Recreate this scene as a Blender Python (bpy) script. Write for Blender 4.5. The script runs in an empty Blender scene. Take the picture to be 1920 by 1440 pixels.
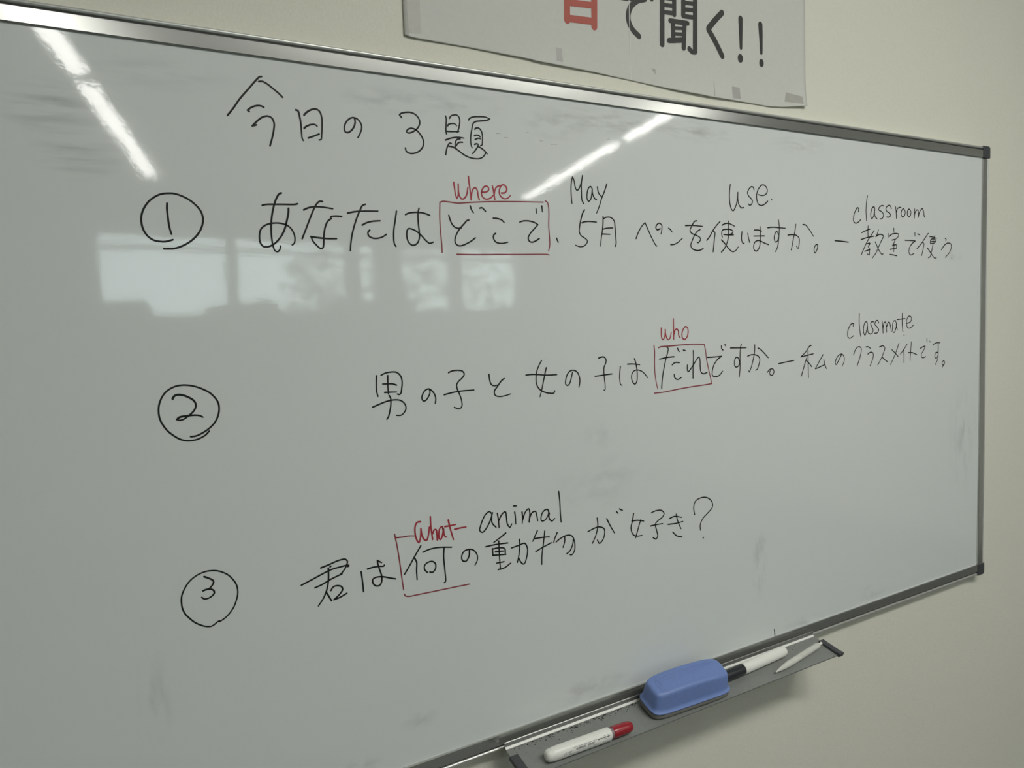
import bpy, bmesh, math, random
from mathutils import Matrix, Vector

# ------------------------------------------------------------------ camera, world, exposure
scene = bpy.context.scene
COL = scene.collection
cam_data = bpy.data.cameras.new('camera')
cam_data.sensor_fit = 'HORIZONTAL'
cam_data.sensor_width = 36.0
cam_data.lens = 25.875
cam_data.clip_start = 0.01
cam = bpy.data.objects.new('camera', cam_data)
COL.objects.link(cam)
RIGHT = Vector((0.86605759, -0.49841449, -0.03907986))
DOWN = Vector((-0.07530761, -0.0527803, -0.99576252))
FWD = Vector((0.49423983, 0.86533071, -0.08324518))
M = Matrix(((RIGHT.x, -DOWN.x, -FWD.x, -1.63420991),
            (RIGHT.y, -DOWN.y, -FWD.y, -0.86019362),
            (RIGHT.z, -DOWN.z, -FWD.z, -0.30194671),
            (0, 0, 0, 1)))
cam.matrix_world = M
scene.camera = cam

world = bpy.data.worlds.new('overcast_sky')
scene.world = world
world.use_nodes = True
wb = world.node_tree.nodes['Background']
wb.inputs['Color'].default_value = (0.86, 0.96, 1.0, 1)
wb.inputs['Strength'].default_value = 5.0

scene.view_settings.view_transform = 'Standard'
scene.view_settings.look = 'None'
scene.view_settings.gamma = 1.0
scene.view_settings.use_curve_mapping = False
scene.view_settings.exposure = 0.17
LAMP = 14.5           # radiance of the ceiling strip lights
ADDED_LAMP = 38.5     # radiance of two unseen lights added for the falloff across the board

# ------------------------------------------------------------------ materials
def nodes_of(name):
    m = bpy.data.materials.new(name)
    m.use_nodes = True
    nt = m.node_tree
    return m, nt, nt.nodes['Principled BSDF']

def mat(name, color, rough=0.5, metal=0.0, spec=0.5, noise=0.0, scale=200.0, bump=0.0, bump_scale=None, stretch=None):
    m, nt, b = nodes_of(name)
    b.inputs['Base Color'].default_value = (*color, 1)
    b.inputs['Roughness'].default_value = rough
    b.inputs['Metallic'].default_value = metal
    b.inputs['Specular IOR Level'].default_value = spec
    if noise or bump:
        tc = nt.nodes.new('ShaderNodeTexCoord')
        mp = nt.nodes.new('ShaderNodeMapping')
        nt.links.new(tc.outputs['Object'], mp.inputs['Vector'])
        if stretch: mp.inputs['Scale'].default_value = stretch
        nz = nt.nodes.new('ShaderNodeTexNoise')
        nz.inputs['Scale'].default_value = scale
        nz.inputs['Detail'].default_value = 3.0
        nt.links.new(mp.outputs['Vector'], nz.inputs['Vector'])
        if noise:
            r = nt.nodes.new('ShaderNodeMapRange')
            r.inputs['From Min'].default_value = 0.25
            r.inputs['From Max'].default_value = 0.75
            r.inputs['To Min'].default_value = 1.0 - noise
            r.inputs['To Max'].default_value = 1.0 + noise
            nt.links.new(nz.outputs['Fac'], r.inputs['Value'])
            mx = nt.nodes.new('ShaderNodeVectorMath')
            mx.operation = 'SCALE'
            mx.inputs[0].default_value = color
            nt.links.new(r.outputs['Result'], mx.inputs['Scale'])
            nt.links.new(mx.outputs['Vector'], b.inputs['Base Color'])
        if bump:
            bp = nt.nodes.new('ShaderNodeBump')
            bp.inputs['Strength'].default_value = bump
            bp.inputs['Distance'].default_value = 0.001
            n2 = nz
            if bump_scale:
                n2 = nt.nodes.new('ShaderNodeTexNoise')
                n2.inputs['Scale'].default_value = bump_scale
                nt.links.new(mp.outputs['Vector'], n2.inputs['Vector'])
            nt.links.new(n2.outputs['Fac'], bp.inputs['Height'])
            nt.links.new(bp.outputs['Normal'], b.inputs['Normal'])
    return m

def emit(name, color, strength):
    m, nt, b = nodes_of(name)
    b.inputs['Base Color'].default_value = (0.8, 0.8, 0.8, 1)
    b.inputs['Emission Color'].default_value = (*color, 1)
    b.inputs['Emission Strength'].default_value = strength
    return m

# smears of half-wiped ink: centre x, z, half sizes, strength, streak stretch (x, z)
SMEARS = [
    (-1.648, -0.075, 0.050, 0.030, 0.44, 14, 110),
    (-1.630, -0.120, 0.045, 0.028, 0.32, 14, 110),
    (-1.560, -0.030, 0.090, 0.022, 0.20, 16, 80),
    (-1.300, -0.030, 0.070, 0.018, 0.34, 25, 70),
    (-1.200, -0.022, 0.080, 0.016, 0.30, 25, 70),
    (-0.960, -0.022, 0.140, 0.022, 0.36, 26, 120),
    (-0.800, -0.020, 0.100, 0.020, 0.28, 26, 120),
    (-0.560, -0.022, 0.080, 0.018, 0.24, 26, 120),
    (-1.060, -0.036, 0.060, 0.022, 0.30, 30, 60),
    (-0.672, -0.738, 0.020, 0.062, 0.36, 70, 25),
    (-0.668, -0.690, 0.018, 0.022, 0.34, 60, 40),
    (-0.060, -0.575, 0.060, 0.120, 0.22, 60, 18),
    (-0.990, -0.540, 0.110, 0.045, 0.16, 22, 40),
    (-1.000, -0.470, 0.035, 0.025, 0.20, 40, 40),
    (-0.560, -0.858, 0.060, 0.014, 0.34, 30, 60),
    (-0.360, -0.845, 0.050, 0.016, 0.28, 30, 60),
    (-1.030, -0.845, 0.080, 0.020, 0.30, 30, 60),
    (-1.300, -0.810, 0.030, 0.015, 0.26, 40, 60),
    (-1.380, -0.845, 0.030, 0.015, 0.26, 40, 60),
    (-0.095, -0.200, 0.040, 0.015, 0.25, 40, 40),
    (-1.600, -0.690, 0.020, 0.060, 0.22, 60, 20),
]
def board_material():
    m, nt, b = nodes_of('whiteboard_steel')
    L = nt.links
    tc = nt.nodes.new('ShaderNodeTexCoord')
    def noise(sx, sz, scale, detail=3.0):
        mp = nt.nodes.new('ShaderNodeMapping')
        mp.inputs['Scale'].default_value = (sx, 1, sz)
        L.new(tc.outputs['Object'], mp.inputs['Vector'])
        n = nt.nodes.new('ShaderNodeTexNoise')
        n.inputs['Scale'].default_value = scale
        n.inputs['Detail'].default_value = detail
        L.new(mp.outputs['Vector'], n.inputs['Vector'])
        return n.outputs['Fac']
    total = None
    cache = {}
    for (cx, cz, rx, rz, s, sx, sz) in SMEARS:
        mp = nt.nodes.new('ShaderNodeMapping')
        mp.vector_type = 'TEXTURE'
        mp.inputs['Location'].default_value = (cx, 0, cz)
        mp.inputs['Scale'].default_value = (rx, 1, rz)
        L.new(tc.outputs['Object'], mp.inputs['Vector'])
        g = nt.nodes.new('ShaderNodeTexGradient')
        g.gradient_type = 'SPHERICAL'
        L.new(mp.outputs['Vector'], g.inputs['Vector'])
        if (sx, sz) not in cache:
            r = nt.nodes.new('ShaderNodeMapRange')
            r.inputs['From Min'].default_value = 0.42
            r.inputs['From Max'].default_value = 0.72
            L.new(noise(sx, sz, 1.0, 5.0), r.inputs['Value'])
            cache[(sx, sz)] = r.outputs['Result']
        k = nt.nodes.new('ShaderNodeMath'); k.operation = 'MULTIPLY'
        L.new(g.outputs['Fac'], k.inputs[0]); L.new(cache[(sx, sz)], k.inputs[1])
        k2 = nt.nodes.new('ShaderNodeMath'); k2.operation = 'MULTIPLY_ADD'
        L.new(k.outputs[0], k2.inputs[0]); k2.inputs[1].default_value = s * 1.15
        if total is None: k2.inputs[2].default_value = 0.0
        else: L.new(total, k2.inputs[2])
        total = k2.outputs[0]
    cl = nt.nodes.new('ShaderNodeClamp'); L.new(total, cl.inputs['Value'])
    mix = nt.nodes.new('ShaderNodeMix'); mix.data_type = 'RGBA'
    mix.inputs['A'].default_value = (*BOARD_WHITE, 1)
    mix.inputs['B'].default_value = (0.10, 0.105, 0.10, 1)
    L.new(cl.outputs['Result'], mix.inputs['Factor'])
    L.new(mix.outputs['Result'], b.inputs['Base Color'])
    b.inputs['Roughness'].default_value = 0.045
    b.inputs['Specular IOR Level'].default_value = 0.55
    bp = nt.nodes.new('ShaderNodeBump')
    bp.inputs['Strength'].default_value = 0.075
    bp.inputs['Distance'].default_value = 0.0006
    add = nt.nodes.new('ShaderNodeMath'); add.operation = 'MULTIPLY_ADD'
    L.new(noise(1, 1, 190.0, 2.0), add.inputs[0]); add.inputs[1].default_value = 0.30
    L.new(noise(1, 1, 28.0, 1.0), add.inputs[2])
    add2 = nt.nodes.new('ShaderNodeMath'); add2.operation = 'MULTIPLY_ADD'
    L.new(noise(35, 320, 1.0, 2.0), add2.inputs[0]); add2.inputs[1].default_value = 0.16
    L.new(add.outputs[0], add2.inputs[2])
    L.new(add2.outputs[0], bp.inputs['Height'])
    L.new(bp.outputs['Normal'], b.inputs['Normal'])
    return m

BOARD_WHITE = (0.715, 0.755, 0.738)
M_board = board_material()
M_wall = mat('painted_wall', (0.74, 0.735, 0.64), 0.9, spec=0.15, noise=0.035, scale=420, bump=0.25, bump_scale=330)
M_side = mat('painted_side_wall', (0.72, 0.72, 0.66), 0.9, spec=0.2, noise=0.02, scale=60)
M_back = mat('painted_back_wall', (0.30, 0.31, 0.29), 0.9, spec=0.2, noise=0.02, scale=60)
M_floor = mat('grey_vinyl_floor', (0.09, 0.095, 0.09), 0.6, noise=0.08, scale=30)
M_ceil = mat('ceiling_board', (0.62, 0.63, 0.60), 0.95, spec=0.1, noise=0.05, scale=80)
M_alu = mat('satin_aluminium', (0.58, 0.59, 0.565), 0.20, metal=0.86)
M_alu_bead = mat('polished_aluminium_bead', (0.66, 0.67, 0.64), 0.34, metal=0.62)
M_alu_flange = mat('brushed_aluminium_flange', (0.36, 0.37, 0.355), 0.42, metal=0.8)
M_groove = mat('dark_groove', (0.03, 0.032, 0.03), 0.6)
M_cap = mat('dark_grey_plastic', (0.055, 0.058, 0.066), 0.5, noise=0.05, scale=300)
M_tray = mat('tray_metal', (0.27, 0.285, 0.27), 0.55, metal=0.3, noise=0.05, scale=140, bump=0.05)
M_lip_highlight = mat('painted_lip_highlight', (0.88, 0.89, 0.85), 0.4, noise=0.03, scale=300)  # white colour stands for ceiling lights reflected in the shiny back lip
M_ink = mat('black_ink', (0.011, 0.013, 0.012), 0.5, spec=0.2, noise=0.35, scale=60)
M_red = mat('red_ink', (0.37, 0.04, 0.055), 0.45, spec=0.3, noise=0.15, scale=60)
M_dred = mat('dark_red_ink', (0.25, 0.045, 0.055), 0.45, spec=0.3, noise=0.15, scale=60)
M_paper = mat('poster_paper', (0.62, 0.63, 0.585), 0.7, spec=0.2, noise=0.02, scale=160)
M_pblack = mat('printed_black', (0.028, 0.03, 0.027), 0.6)
M_pred = mat('printed_red', (0.42, 0.085, 0.06), 0.6)
M_tape = mat('tape', (0.42, 0.41, 0.37), 0.45, noise=0.06, scale=100)
M_tape2 = mat('grey_tape', (0.41, 0.40, 0.38), 0.45, noise=0.06, scale=100)
M_blue = mat('blue_plastic', (0.165, 0.25, 0.54), 0.42, spec=0.45, noise=0.05, scale=220, bump=0.06)
M_felt = mat('grey_felt', (0.20, 0.195, 0.18), 0.95, spec=0.1, noise=0.2, scale=600, bump=0.6)
M_white = mat('white_plastic', (0.84, 0.85, 0.80), 0.35, noise=0.02, scale=200)
M_offwhite = mat('off_white_plastic', (0.62, 0.63, 0.58), 0.45, noise=0.06, scale=60)
M_black = mat('black_plastic', (0.016, 0.019, 0.024), 0.4)
M_redcap = mat('red_plastic', (0.33, 0.018, 0.028), 0.22, spec=0.6, noise=0.08, scale=120)
M_smoke = mat('smoky_plastic', (0.26, 0.20, 0.20), 0.3, noise=0.1, scale=200)
M_print = mat('grey_print', (0.05, 0.05, 0.05), 0.5)
M_seam = mat('seam_line', (0.74, 0.74, 0.71), 0.3)
M_dust = mat('black_dust', (0.015, 0.016, 0.015), 0.8)
M_added_diff = emit('added_light_diffuser', (1.0, 0.985, 0.93), ADDED_LAMP)
M_diff = emit('lit_diffuser', (1.0, 0.985, 0.93), LAMP)
M_fixture = mat('fixture_white', (0.75, 0.76, 0.74), 0.5)
M_winframe = mat('window_frame', (0.20, 0.21, 0.21), 0.5)
M_leaf = mat('leaf_green', (0.22, 0.26, 0.18), 0.7, noise=0.4, scale=6)
M_bark = mat('bark', (0.10, 0.075, 0.05), 0.9, noise=0.3, scale=20)
M_ground = mat('outside_ground', (0.20, 0.20, 0.17), 0.9, noise=0.2, scale=2)
def glass():
    m = bpy.data.materials.new('window_glass'); m.use_nodes = True
    nt = m.node_tree; nt.nodes.clear()
    o = nt.nodes.new('ShaderNodeOutputMaterial'); mx = nt.nodes.new('ShaderNodeMixShader')
    t = nt.nodes.new('ShaderNodeBsdfTransparent'); g = nt.nodes.new('ShaderNodeBsdfGlossy')
    t.inputs['Color'].default_value = (0.95, 0.98, 0.97, 1); g.inputs['Roughness'].default_value = 0.02
    mx.inputs[0].default_value = 0.06
    nt.links.new(t.outputs[0], mx.inputs[1]); nt.links.new(g.outputs[0], mx.inputs[2])
    nt.links.new(mx.outputs[0], o.inputs['Surface'])
    return m
M_glass = glass()

# ------------------------------------------------------------------ helpers
def link(name, bm, material, parent=None, smooth=False, normals=True):
    if normals: bmesh.ops.recalc_face_normals(bm, faces=bm.faces)
    me = bpy.data.meshes.new(name)
    bm.to_mesh(me); bm.free()
    me.materials.append(material)
    if smooth:
        for p in me.polygons: p.use_smooth = True
    o = bpy.data.objects.new(name, me)
    COL.objects.link(o)
    if parent: o.parent = parent
    return o

def bevel(o, w, seg=2, ang=40):
    md = o.modifiers.new('bevel', 'BEVEL'); md.width = w; md.segments = seg
    md.limit_method = 'ANGLE'; md.angle_limit = math.radians(ang)
    return o

def tag(o, label, cat=None, group=None):
    o['label'] = label
    if cat: o['category'] = cat
    if group: o['group'] = group
    return o

def empty(name, loc, label, cat, group=None):
    o = bpy.data.objects.new(name, None)
    o.location = loc; o.empty_display_size = 0.05
    COL.objects.link(o)
    return tag(o, label, cat, group)

def struct(o):
    o['kind'] = 'structure'; return o

def add_box(bm, x0, x1, y0, y1, z0, z1):
    v = [bm.verts.new((x, y, z)) for z in (z0, z1) for y in (y0, y1) for x in (x0, x1)]
    for f in ((0, 2, 3, 1), (4, 5, 7, 6), (0, 1, 5, 4), (2, 6, 7, 3), (0, 4, 6, 2), (1, 3, 7, 5)):
        bm.faces.new([v[i] for i in f])

def box(name, x0, x1, y0, y1, z0, z1, m, parent=None, bv=0.0):
    bm = bmesh.new(); add_box(bm, x0, x1, y0, y1, z0, z1)
    o = link(name, bm, m, parent)
    if bv: bevel(o, bv)
    return o

def prism(name, pts, z0, z1, m, parent=None):
    bm = bmesh.new()
    lo = [bm.verts.new((x, y, z0)) for x, y in pts]; hi = [bm.verts.new((x, y, z1)) for x, y in pts]
    n = len(pts)
    bm.faces.new(lo); bm.faces.new(hi)
    for i in range(n): bm.faces.new((lo[i], lo[(i+1) % n], hi[(i+1) % n], hi[i]))
    return link(name, bm, m, parent)

def extrude_yz(bm, prof, x0, x1):
    a = [bm.verts.new((x0, y, z)) for y, z in prof]; b = [bm.verts.new((x1, y, z)) for y, z in prof]
    n = len(prof)
    bm.faces.new(a); bm.faces.new(b)
    for i in range(n): bm.faces.new((a[i], a[(i+1) % n], b[(i+1) % n], b[i]))

def extrude_xy(bm, prof, z0, z1):
    a = [bm.verts.new((x, y, z0)) for x, y in prof]; b = [bm.verts.new((x, y, z1)) for x, y in prof]
    n = len(prof)
    bm.faces.new(a); bm.faces.new(b)
    for i in range(n): bm.faces.new((a[i], a[(i+1) % n], b[(i+1) % n], b[i]))

def lathe(bm, prof, seg=40, offset=(0, 0, 0)):
    """revolve (x, r) about the x axis"""
    rings = []
    ox, oy, oz = offset
    for x, r in prof:
        if r < 1e-6:
            rings.append([bm.verts.new((x + ox, oy, oz))])
        else:
            rings.append([bm.verts.new((x + ox, oy + r * math.cos(2*math.pi*i/seg), oz + r * math.sin(2*math.pi*i/seg))) for i in range(seg)])
    for A, B in zip(rings, rings[1:]):
        for i in range(seg):
            j = (i + 1) % seg
            if len(A) == 1 and len(B) == 1: continue
            if len(A) == 1: bm.faces.new((A[0], B[j], B[i]))
            elif len(B) == 1: bm.faces.new((A[i], A[j], B[0]))
            else: bm.faces.new((A[i], A[j], B[j], B[i]))
    for R in (rings[0], rings[-1]):
        if len(R) > 1: bm.faces.new(R)

def spline(pts, step):
    """Catmull-Rom through the points, resampled"""
    if len(pts) < 3:
        a, b = Vector(pts[0]), Vector(pts[-1]); n = max(1, int((b - a).length / step))
        return [a.lerp(b, i / n) for i in range(n + 1)]
    P = [Vector(p) for p in pts]
    closed = (P[0] - P[-1]).length < 1e-6
    if closed: ext = [P[-2]] + P + [P[1]]
    else: ext = [P[0] * 2 - P[1]] + P + [P[-1] * 2 - P[-2]]
    out = []
    for i in range(1, len(ext) - 2):
        p0, p1, p2, p3 = ext[i-1:i+3]
        n = max(2, int((p2 - p1).length / step))
        # centripetal parametrisation keeps the curve from overshooting
        t0 = 0; t1 = t0 + max(1e-6, (p1-p0).length) ** 0.5; t2 = t1 + max(1e-6, (p2-p1).length) ** 0.5; t3 = t2 + max(1e-6, (p3-p2).length) ** 0.5
        for k in range(n):
            t = t1 + (t2 - t1) * k / n
            A1 = p0*((t1-t)/(t1-t0)) + p1*((t-t0)/(t1-t0)); A2 = p1*((t2-t)/(t2-t1)) + p2*((t-t1)/(t2-t1)); A3 = p2*((t3-t)/(t3-t2)) + p3*((t-t2)/(t3-t2))
            B1 = A1*((t2-t)/(t2-t0)) + A2*((t-t0)/(t2-t0)); B2 = A2*((t3-t)/(t3-t1)) + A3*((t-t1)/(t3-t1))
            out.append(B1*((t2-t)/(t2-t1)) + B2*((t-t1)/(t2-t1)))
    out.append(P[-1])
    return out

def ribbon(bm, pts, w0, w1, y, step=0.0015, capn=6, taper=0.0):
    """flat stroke of ink in the x-z plane at depth y, facing -y"""
    q = spline(pts, step)
    n = len(q)
    L, Rr = [], []
    for i, p in enumerate(q):
        t = (q[min(n-1, i+1)] - q[max(0, i-1)])
        if t.length < 1e-9: t = Vector((1, 0))
        t.normalize()
        s = i / max(1, n - 1)
        w = (w0 + (w1 - w0) * s) / 2
        if taper: w *= 1.0 + taper * (0.45 - s) 
        nrm = Vector((-t.y, t.x)) * w
        L.append(bm.verts.new((p.x + nrm.x, y, p.y + nrm.y)))
        Rr.append(bm.verts.new((p.x - nrm.x, y, p.y - nrm.y)))
    for i in range(n - 1):
        bm.faces.new((L[i], L[i+1], Rr[i+1], Rr[i]))
    for (a, b, sgn) in ((L[0], Rr[0], 1), (Rr[-1], L[-1], 1)):
        c = (a.co + b.co) / 2; va = a.co - c
        fan = [a]
        for k in range(1, capn):
            ang = math.pi * k / capn
            ca, sa = math.cos(ang), math.sin(ang)
            fan.append(bm.verts.new((c.x + va.x*ca - va.z*sa, y, c.z + va.x*sa + va.z*ca)))
        fan.append(b)
        bm.faces.new(fan)

def parse(s):
    """'x,z x,z/x,z ...|...' in tenths of a millimetre -> list of strokes"""
    res = []
    for st in s.split('|'):
        for seg in st.split('/'):
            pts = [tuple(int(v) * 1e-4 for v in p.split(',')) for p in seg.split()]
            res.append(pts)
    return res

def front(bm):
    """make every face look towards -y"""
    for f in bm.faces:
        f.normal_update()
        if f.normal.y > 0: f.normal_flip()

# ------------------------------------------------------------------ the room
WALL_Y = 0.016
A = math.radians(12.5)
P0 = Vector((-0.3, -6.0))
U = Vector((math.cos(A), -math.sin(A)))
def back(x):
    return P0.y + U.y / U.x * (x - P0.x)
XL, XR, ZF, ZC = -3.6, 3.4, -1.90, 0.86
struct(box('wall_front', XL - 0.15, XR + 0.15, WALL_Y, WALL_Y + 0.15, ZF, ZC, M_wall))
struct(prism('floor', [(XL, WALL_Y), (XR, WALL_Y), (XR, back(XR)), (XL, back(XL))], ZF - 0.1, ZF, M_floor))
struct(prism('ceiling', [(XL, WALL_Y), (XR, WALL_Y), (XR, back(XR)), (XL, back(XL))], ZC, ZC + 0.1, M_ceil))
struct(prism('wall_left', [(XL - 0.15, WALL_Y), (XL, WALL_Y), (XL, back(XL)), (XL - 0.15, back(XL))], ZF, ZC, M_side))
struct(prism('wall_right', [(XR, WALL_Y), (XR + 0.15, WALL_Y), (XR + 0.15, back(XR)), (XR, back(XR))], ZF, ZC, M_side))
BACK = Matrix.Translation((P0.x, P0.y, 0)) @ Matrix.Rotation(-A, 4, 'Z')
ULO, UHI = -3.6, 4.0
WINS = [(-1.24, -0.21), (-0.15, 0.97), (1.08, 1.30), (1.57, 2.25), (2.36, 3.24)]
ZB, ZT = -0.14, 0.53
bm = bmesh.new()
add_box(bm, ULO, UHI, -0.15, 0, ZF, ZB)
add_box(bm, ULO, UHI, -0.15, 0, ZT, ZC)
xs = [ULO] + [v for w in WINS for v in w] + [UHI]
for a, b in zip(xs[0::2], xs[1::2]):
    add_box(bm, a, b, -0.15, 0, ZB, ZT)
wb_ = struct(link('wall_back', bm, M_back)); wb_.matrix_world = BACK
for i, (a, b) in enumerate(WINS):
    bm = bmesh.new()
    add_box(bm, a, b, -0.10, -0.05, 0.405, 0.445)
    add_box(bm, a, b, -0.10, -0.05, ZB, ZB + 0.012); add_box(bm, a, b, -0.10, -0.05, ZT - 0.012, ZT)
    add_box(bm, a, a + 0.012, -0.10, -0.05, ZB, ZT); add_box(bm, b - 0.012, b, -0.10, -0.05, ZB, ZT)
    o = struct(link('window_%d' % (i + 1), bm, M_winframe)); o.matrix_world = BACK
    box('pane', a + 0.005, b - 0.005, -0.078, -0.074, ZB + 0.005, ZT - 0.005, M_glass, o)

# ------------------------------------------------------------------ ceiling lights (seen as streaks in the board) and unseen added ones
def ceiling_light(x0, y0, x1, y1, label, m=None, wide=1.0, group='strip lights on the ceiling'):
    d = Vector((x1 - x0, y1 - y0)); L = d.length; ang = math.atan2(d.y, d.x)
    o = empty('ceiling_light', ((x0 + x1) / 2, (y0 + y1) / 2, ZC), label, 'light', group)
    o.rotation_euler = (0, 0, ang)
    box('housing', -L/2, L/2, -0.055 * wide, 0.055 * wide, -0.02, 0.0, M_fixture, o, 0.003)
    bm = bmesh.new()
    prof = [(0.042 * wide * math.cos(math.pi * k / 8), -0.018 - 0.022 * math.sin(math.pi * k / 8)) for k in range(9)]
    extrude_yz(bm, prof, -L/2 + 0.012, L/2 - 0.012)
    link('diffuser', bm, m or M_diff, o)
ceiling_light(-1.151, -5.05, -1.5585, -3.01, 'far strip light whose reflection makes the lower left streak on the whiteboard')
ceiling_light(-1.586, -2.85, -1.780, -1.89, 'near strip light whose reflection makes the streak at the upper left corner of the whiteboard')
ceiling_light(1.979, -5.08, 1.455, -3.055, 'far strip light whose reflection makes the streak above the word May')
ceiling_light(1.4400, -2.91, 1.195, -1.96, 'near strip light whose reflection makes the streak touching the top frame')

ceiling_light(-1.16, -1.26, -0.48, -1.41, 'left one of the two unseen lights added on the ceiling to light the whiteboard', M_added_diff, 2.0, 'added lights')  # unseen pair of lights, added to set the brightness falloff on the board
ceiling_light(-0.41, -1.425, 0.27, -1.576, 'right one of the two unseen lights added on the ceiling to light the whiteboard', M_added_diff, 2.0, 'added lights')

# ------------------------------------------------------------------ trees outside the windows
def tree(u, v, r, n, seed, label, zc, sz=1.0):
    random.seed(seed)
    base = BACK @ Vector((u, -v, ZF))
    o = empty('tree', base, label, 'tree', 'trees outside the back windows')
    bm = bmesh.new()
    for k in range(n):
        while True:
            p = Vector((random.uniform(-1, 1), random.uniform(-1, 1), random.uniform(-1, 1)))
            if 0.15 < p.length < 1: break
        p = Vector((p.x * r, p.y * r * 0.6, p.z * r * sz + zc - ZF))
        s = random.uniform(0.035, 0.08)
        rot = Matrix.Rotation(random.uniform(0, 6.28), 3, 'Z') @ Matrix.Rotation(random.uniform(0, 3.14), 3, 'X')
        q = [bm.verts.new(p + rot @ Vector(c)) for c in ((-s, 0, 0), (0, -s * 0.45, 0), (s, 0, 0.01), (0, s * 0.45, 0))]
        bm.faces.new(q)
    link('foliage', bm, M_leaf, o, normals=False)
    bm = bmesh.new()
    rings = []
    for k, (z, rr) in enumerate(((0, 0.07), (0.8, 0.055), (1.6, 0.045), (zc - ZF, 0.02))):
        rings.append([bm.verts.new((rr * math.cos(t * 0.785) + 0.03 * math.sin(k * 2), rr * math.sin(t * 0.785), z)) for t in range(8)])
    for P, Q in zip(rings, rings[1:]):
        for t in range(8): bm.faces.new((P[t], P[(t+1) % 8], Q[(t+1) % 8], Q[t]))
    link('trunk', bm, M_bark, o)
tree(1.32, 1.3, 0.44, 330, 3, 'thin leafy tree outside the second window from the left', 0.22)
tree(2.50, 1.3, 0.66, 560, 5, 'bushy tree outside the two narrow windows', 0.26)
tree(3.88, 1.3, 0.62, 300, 8, 'leafy tree outside the window furthest right', 0.26)
bm = bmesh.new()
random.seed(2)
hz = []
nseg = 60
for i in range(nseg + 1):
    u = -1.9 + 4.0 * i / nseg
    uu = (u + 2.79) / 1.09 - 2.79
    top = -0.02 if uu < -0.93 else (-0.13 if uu < -0.42 else (-0.06 if uu < -0.2 else (-0.02 if uu < 0.22 else (-0.12 if uu < 0.7 else -0.03))))
    hz.append((u, -0.302 + (top + 0.302) * 1.09 + random.uniform(-0.012, 0.012)))
fr = [bm.verts.new((u, -0.55, z)) for u, z in hz]; frb = [bm.verts.new((u, -0.55, ZF)) for u, z in hz]
bk = [bm.verts.new((u, -0.75, z)) for u, z in hz]; bkb = [bm.verts.new((u, -0.75, ZF)) for u, z in hz]
for i in range(nseg):
    bm.faces.new((fr[i], fr[i+1], frb[i+1], frb[i])); bm.faces.new((bk[i], bk[i+1], bkb[i+1], bkb[i])); bm.faces.new((fr[i], fr[i+1], bk[i+1], bk[i]))
bm.faces.new((fr[0], bk[0], bkb[0], frb[0])); bm.faces.new((fr[-1], bk[-1], bkb[-1], frb[-1]))
hd = tag(link('hedge', bm, M_leaf), 'clipped dark hedge outside the two wide windows', 'hedge')
hd.matrix_world = BACK
g = box('ground', -14, 14, -20, -0.16, ZF - 0.12, ZF, M_ground); g.matrix_world = BACK; struct(g)

# ------------------------------------------------------------------ the whiteboard
BW, BH = 1.765, 0.865          # writing surface
wbd = empty('whiteboard', (0, 0, 0), 'wide aluminium-framed whiteboard on the wall covered in black and red handwriting', 'whiteboard')
box('writing_surface', -BW - 0.004, 0.004, 0.0, 0.013, -BH - 0.004, 0.004, M_board, wbd)
# frame profile: (distance out from the writing surface edge, depth y)
FY = -0.0032
def rail_face():  # profile in (y, outward)
    return [(WALL_Y, 0.0), (FY + 0.001, 0.0), (FY, 0.0008), (FY, 0.0152), (FY + 0.0008, 0.0158), (WALL_Y, 0.0158)]
def rail_groove():
    return [(WALL_Y, 0.0154), (FY + 0.0034, 0.0154), (FY + 0.0034, 0.0190), (WALL_Y, 0.0190)]
def rail_bead():
    pts = [(WALL_Y, 0.0182), (FY + 0.006, 0.0182)]
    for k in range(13):
        t = math.pi * k / 12
        pts.append((FY + 0.0042 - 0.0036 * math.sin(t), 0.0208 - 0.0026 * math.cos(t)))
    pts += [(WALL_Y, 0.0234)]
    return pts
def rail(name, kind):
    """top / bottom / left / right rail: face with a groove and a rounded outer bead"""
    first = None
    for nm, prof, m in ((name, rail_face(), M_alu), ('rail_groove', rail_groove(), M_groove), ('rail_bead', rail_bead(), M_alu_bead)):
        bm = bmesh.new()
        if kind == 'top': extrude_yz(bm, [(y, w) for y, w in prof], -BW - 0.002, 0.003)
        elif kind == 'bottom': extrude_yz(bm, [(y, -BH - w) for y, w in prof], -BW - 0.002, 0.003)
        elif kind == 'right': extrude_xy(bm, [(w, y) for y, w in prof], -BH - 0.002, -0.003)
        else: extrude_xy(bm, [(-BW - w, y) for y, w in prof], -BH - 0.002, -0.003)
        o = link(nm, bm, m, first or wbd)
        if first is None: first = o
for kind in ('top', 'bottom', 'right', 'left'):
    rail('frame_rail', kind)
def corner(x, z, sx, sz):
    bm = bmesh.new()
    r = 0.006
    a, b = -0.0005, 0.0240
    pts = [(a, a), (b, a)]
    for k in range(6):
        t = math.pi / 2 * k / 5
        pts.append((b - r + r * math.cos(t), b - r + r * math.sin(t)))
    pts += [(a, b)]
    lo = [bm.verts.new((x + sx * p, FY - 0.0014, z + sz * q)) for p, q in pts]
    hi = [bm.verts.new((x + sx * p, WALL_Y, z + sz * q)) for p, q in pts]
    n = len(pts)
    bm.faces.new(lo); bm.faces.new(hi)
    for i in range(n): bm.faces.new((lo[i], lo[(i+1) % n], hi[(i+1) % n], hi[i]))
    o = link('corner_cap', bm, M_cap, wbd)
    bevel(o, 0.001, 2)
    tag(o, 'dark grey plastic corner cap')
corner(0, 0, 1, 1); corner(0, -BH, 1, -1); corner(-BW, 0, -1, 1); corner(-BW, -BH, -1, -1)

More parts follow.
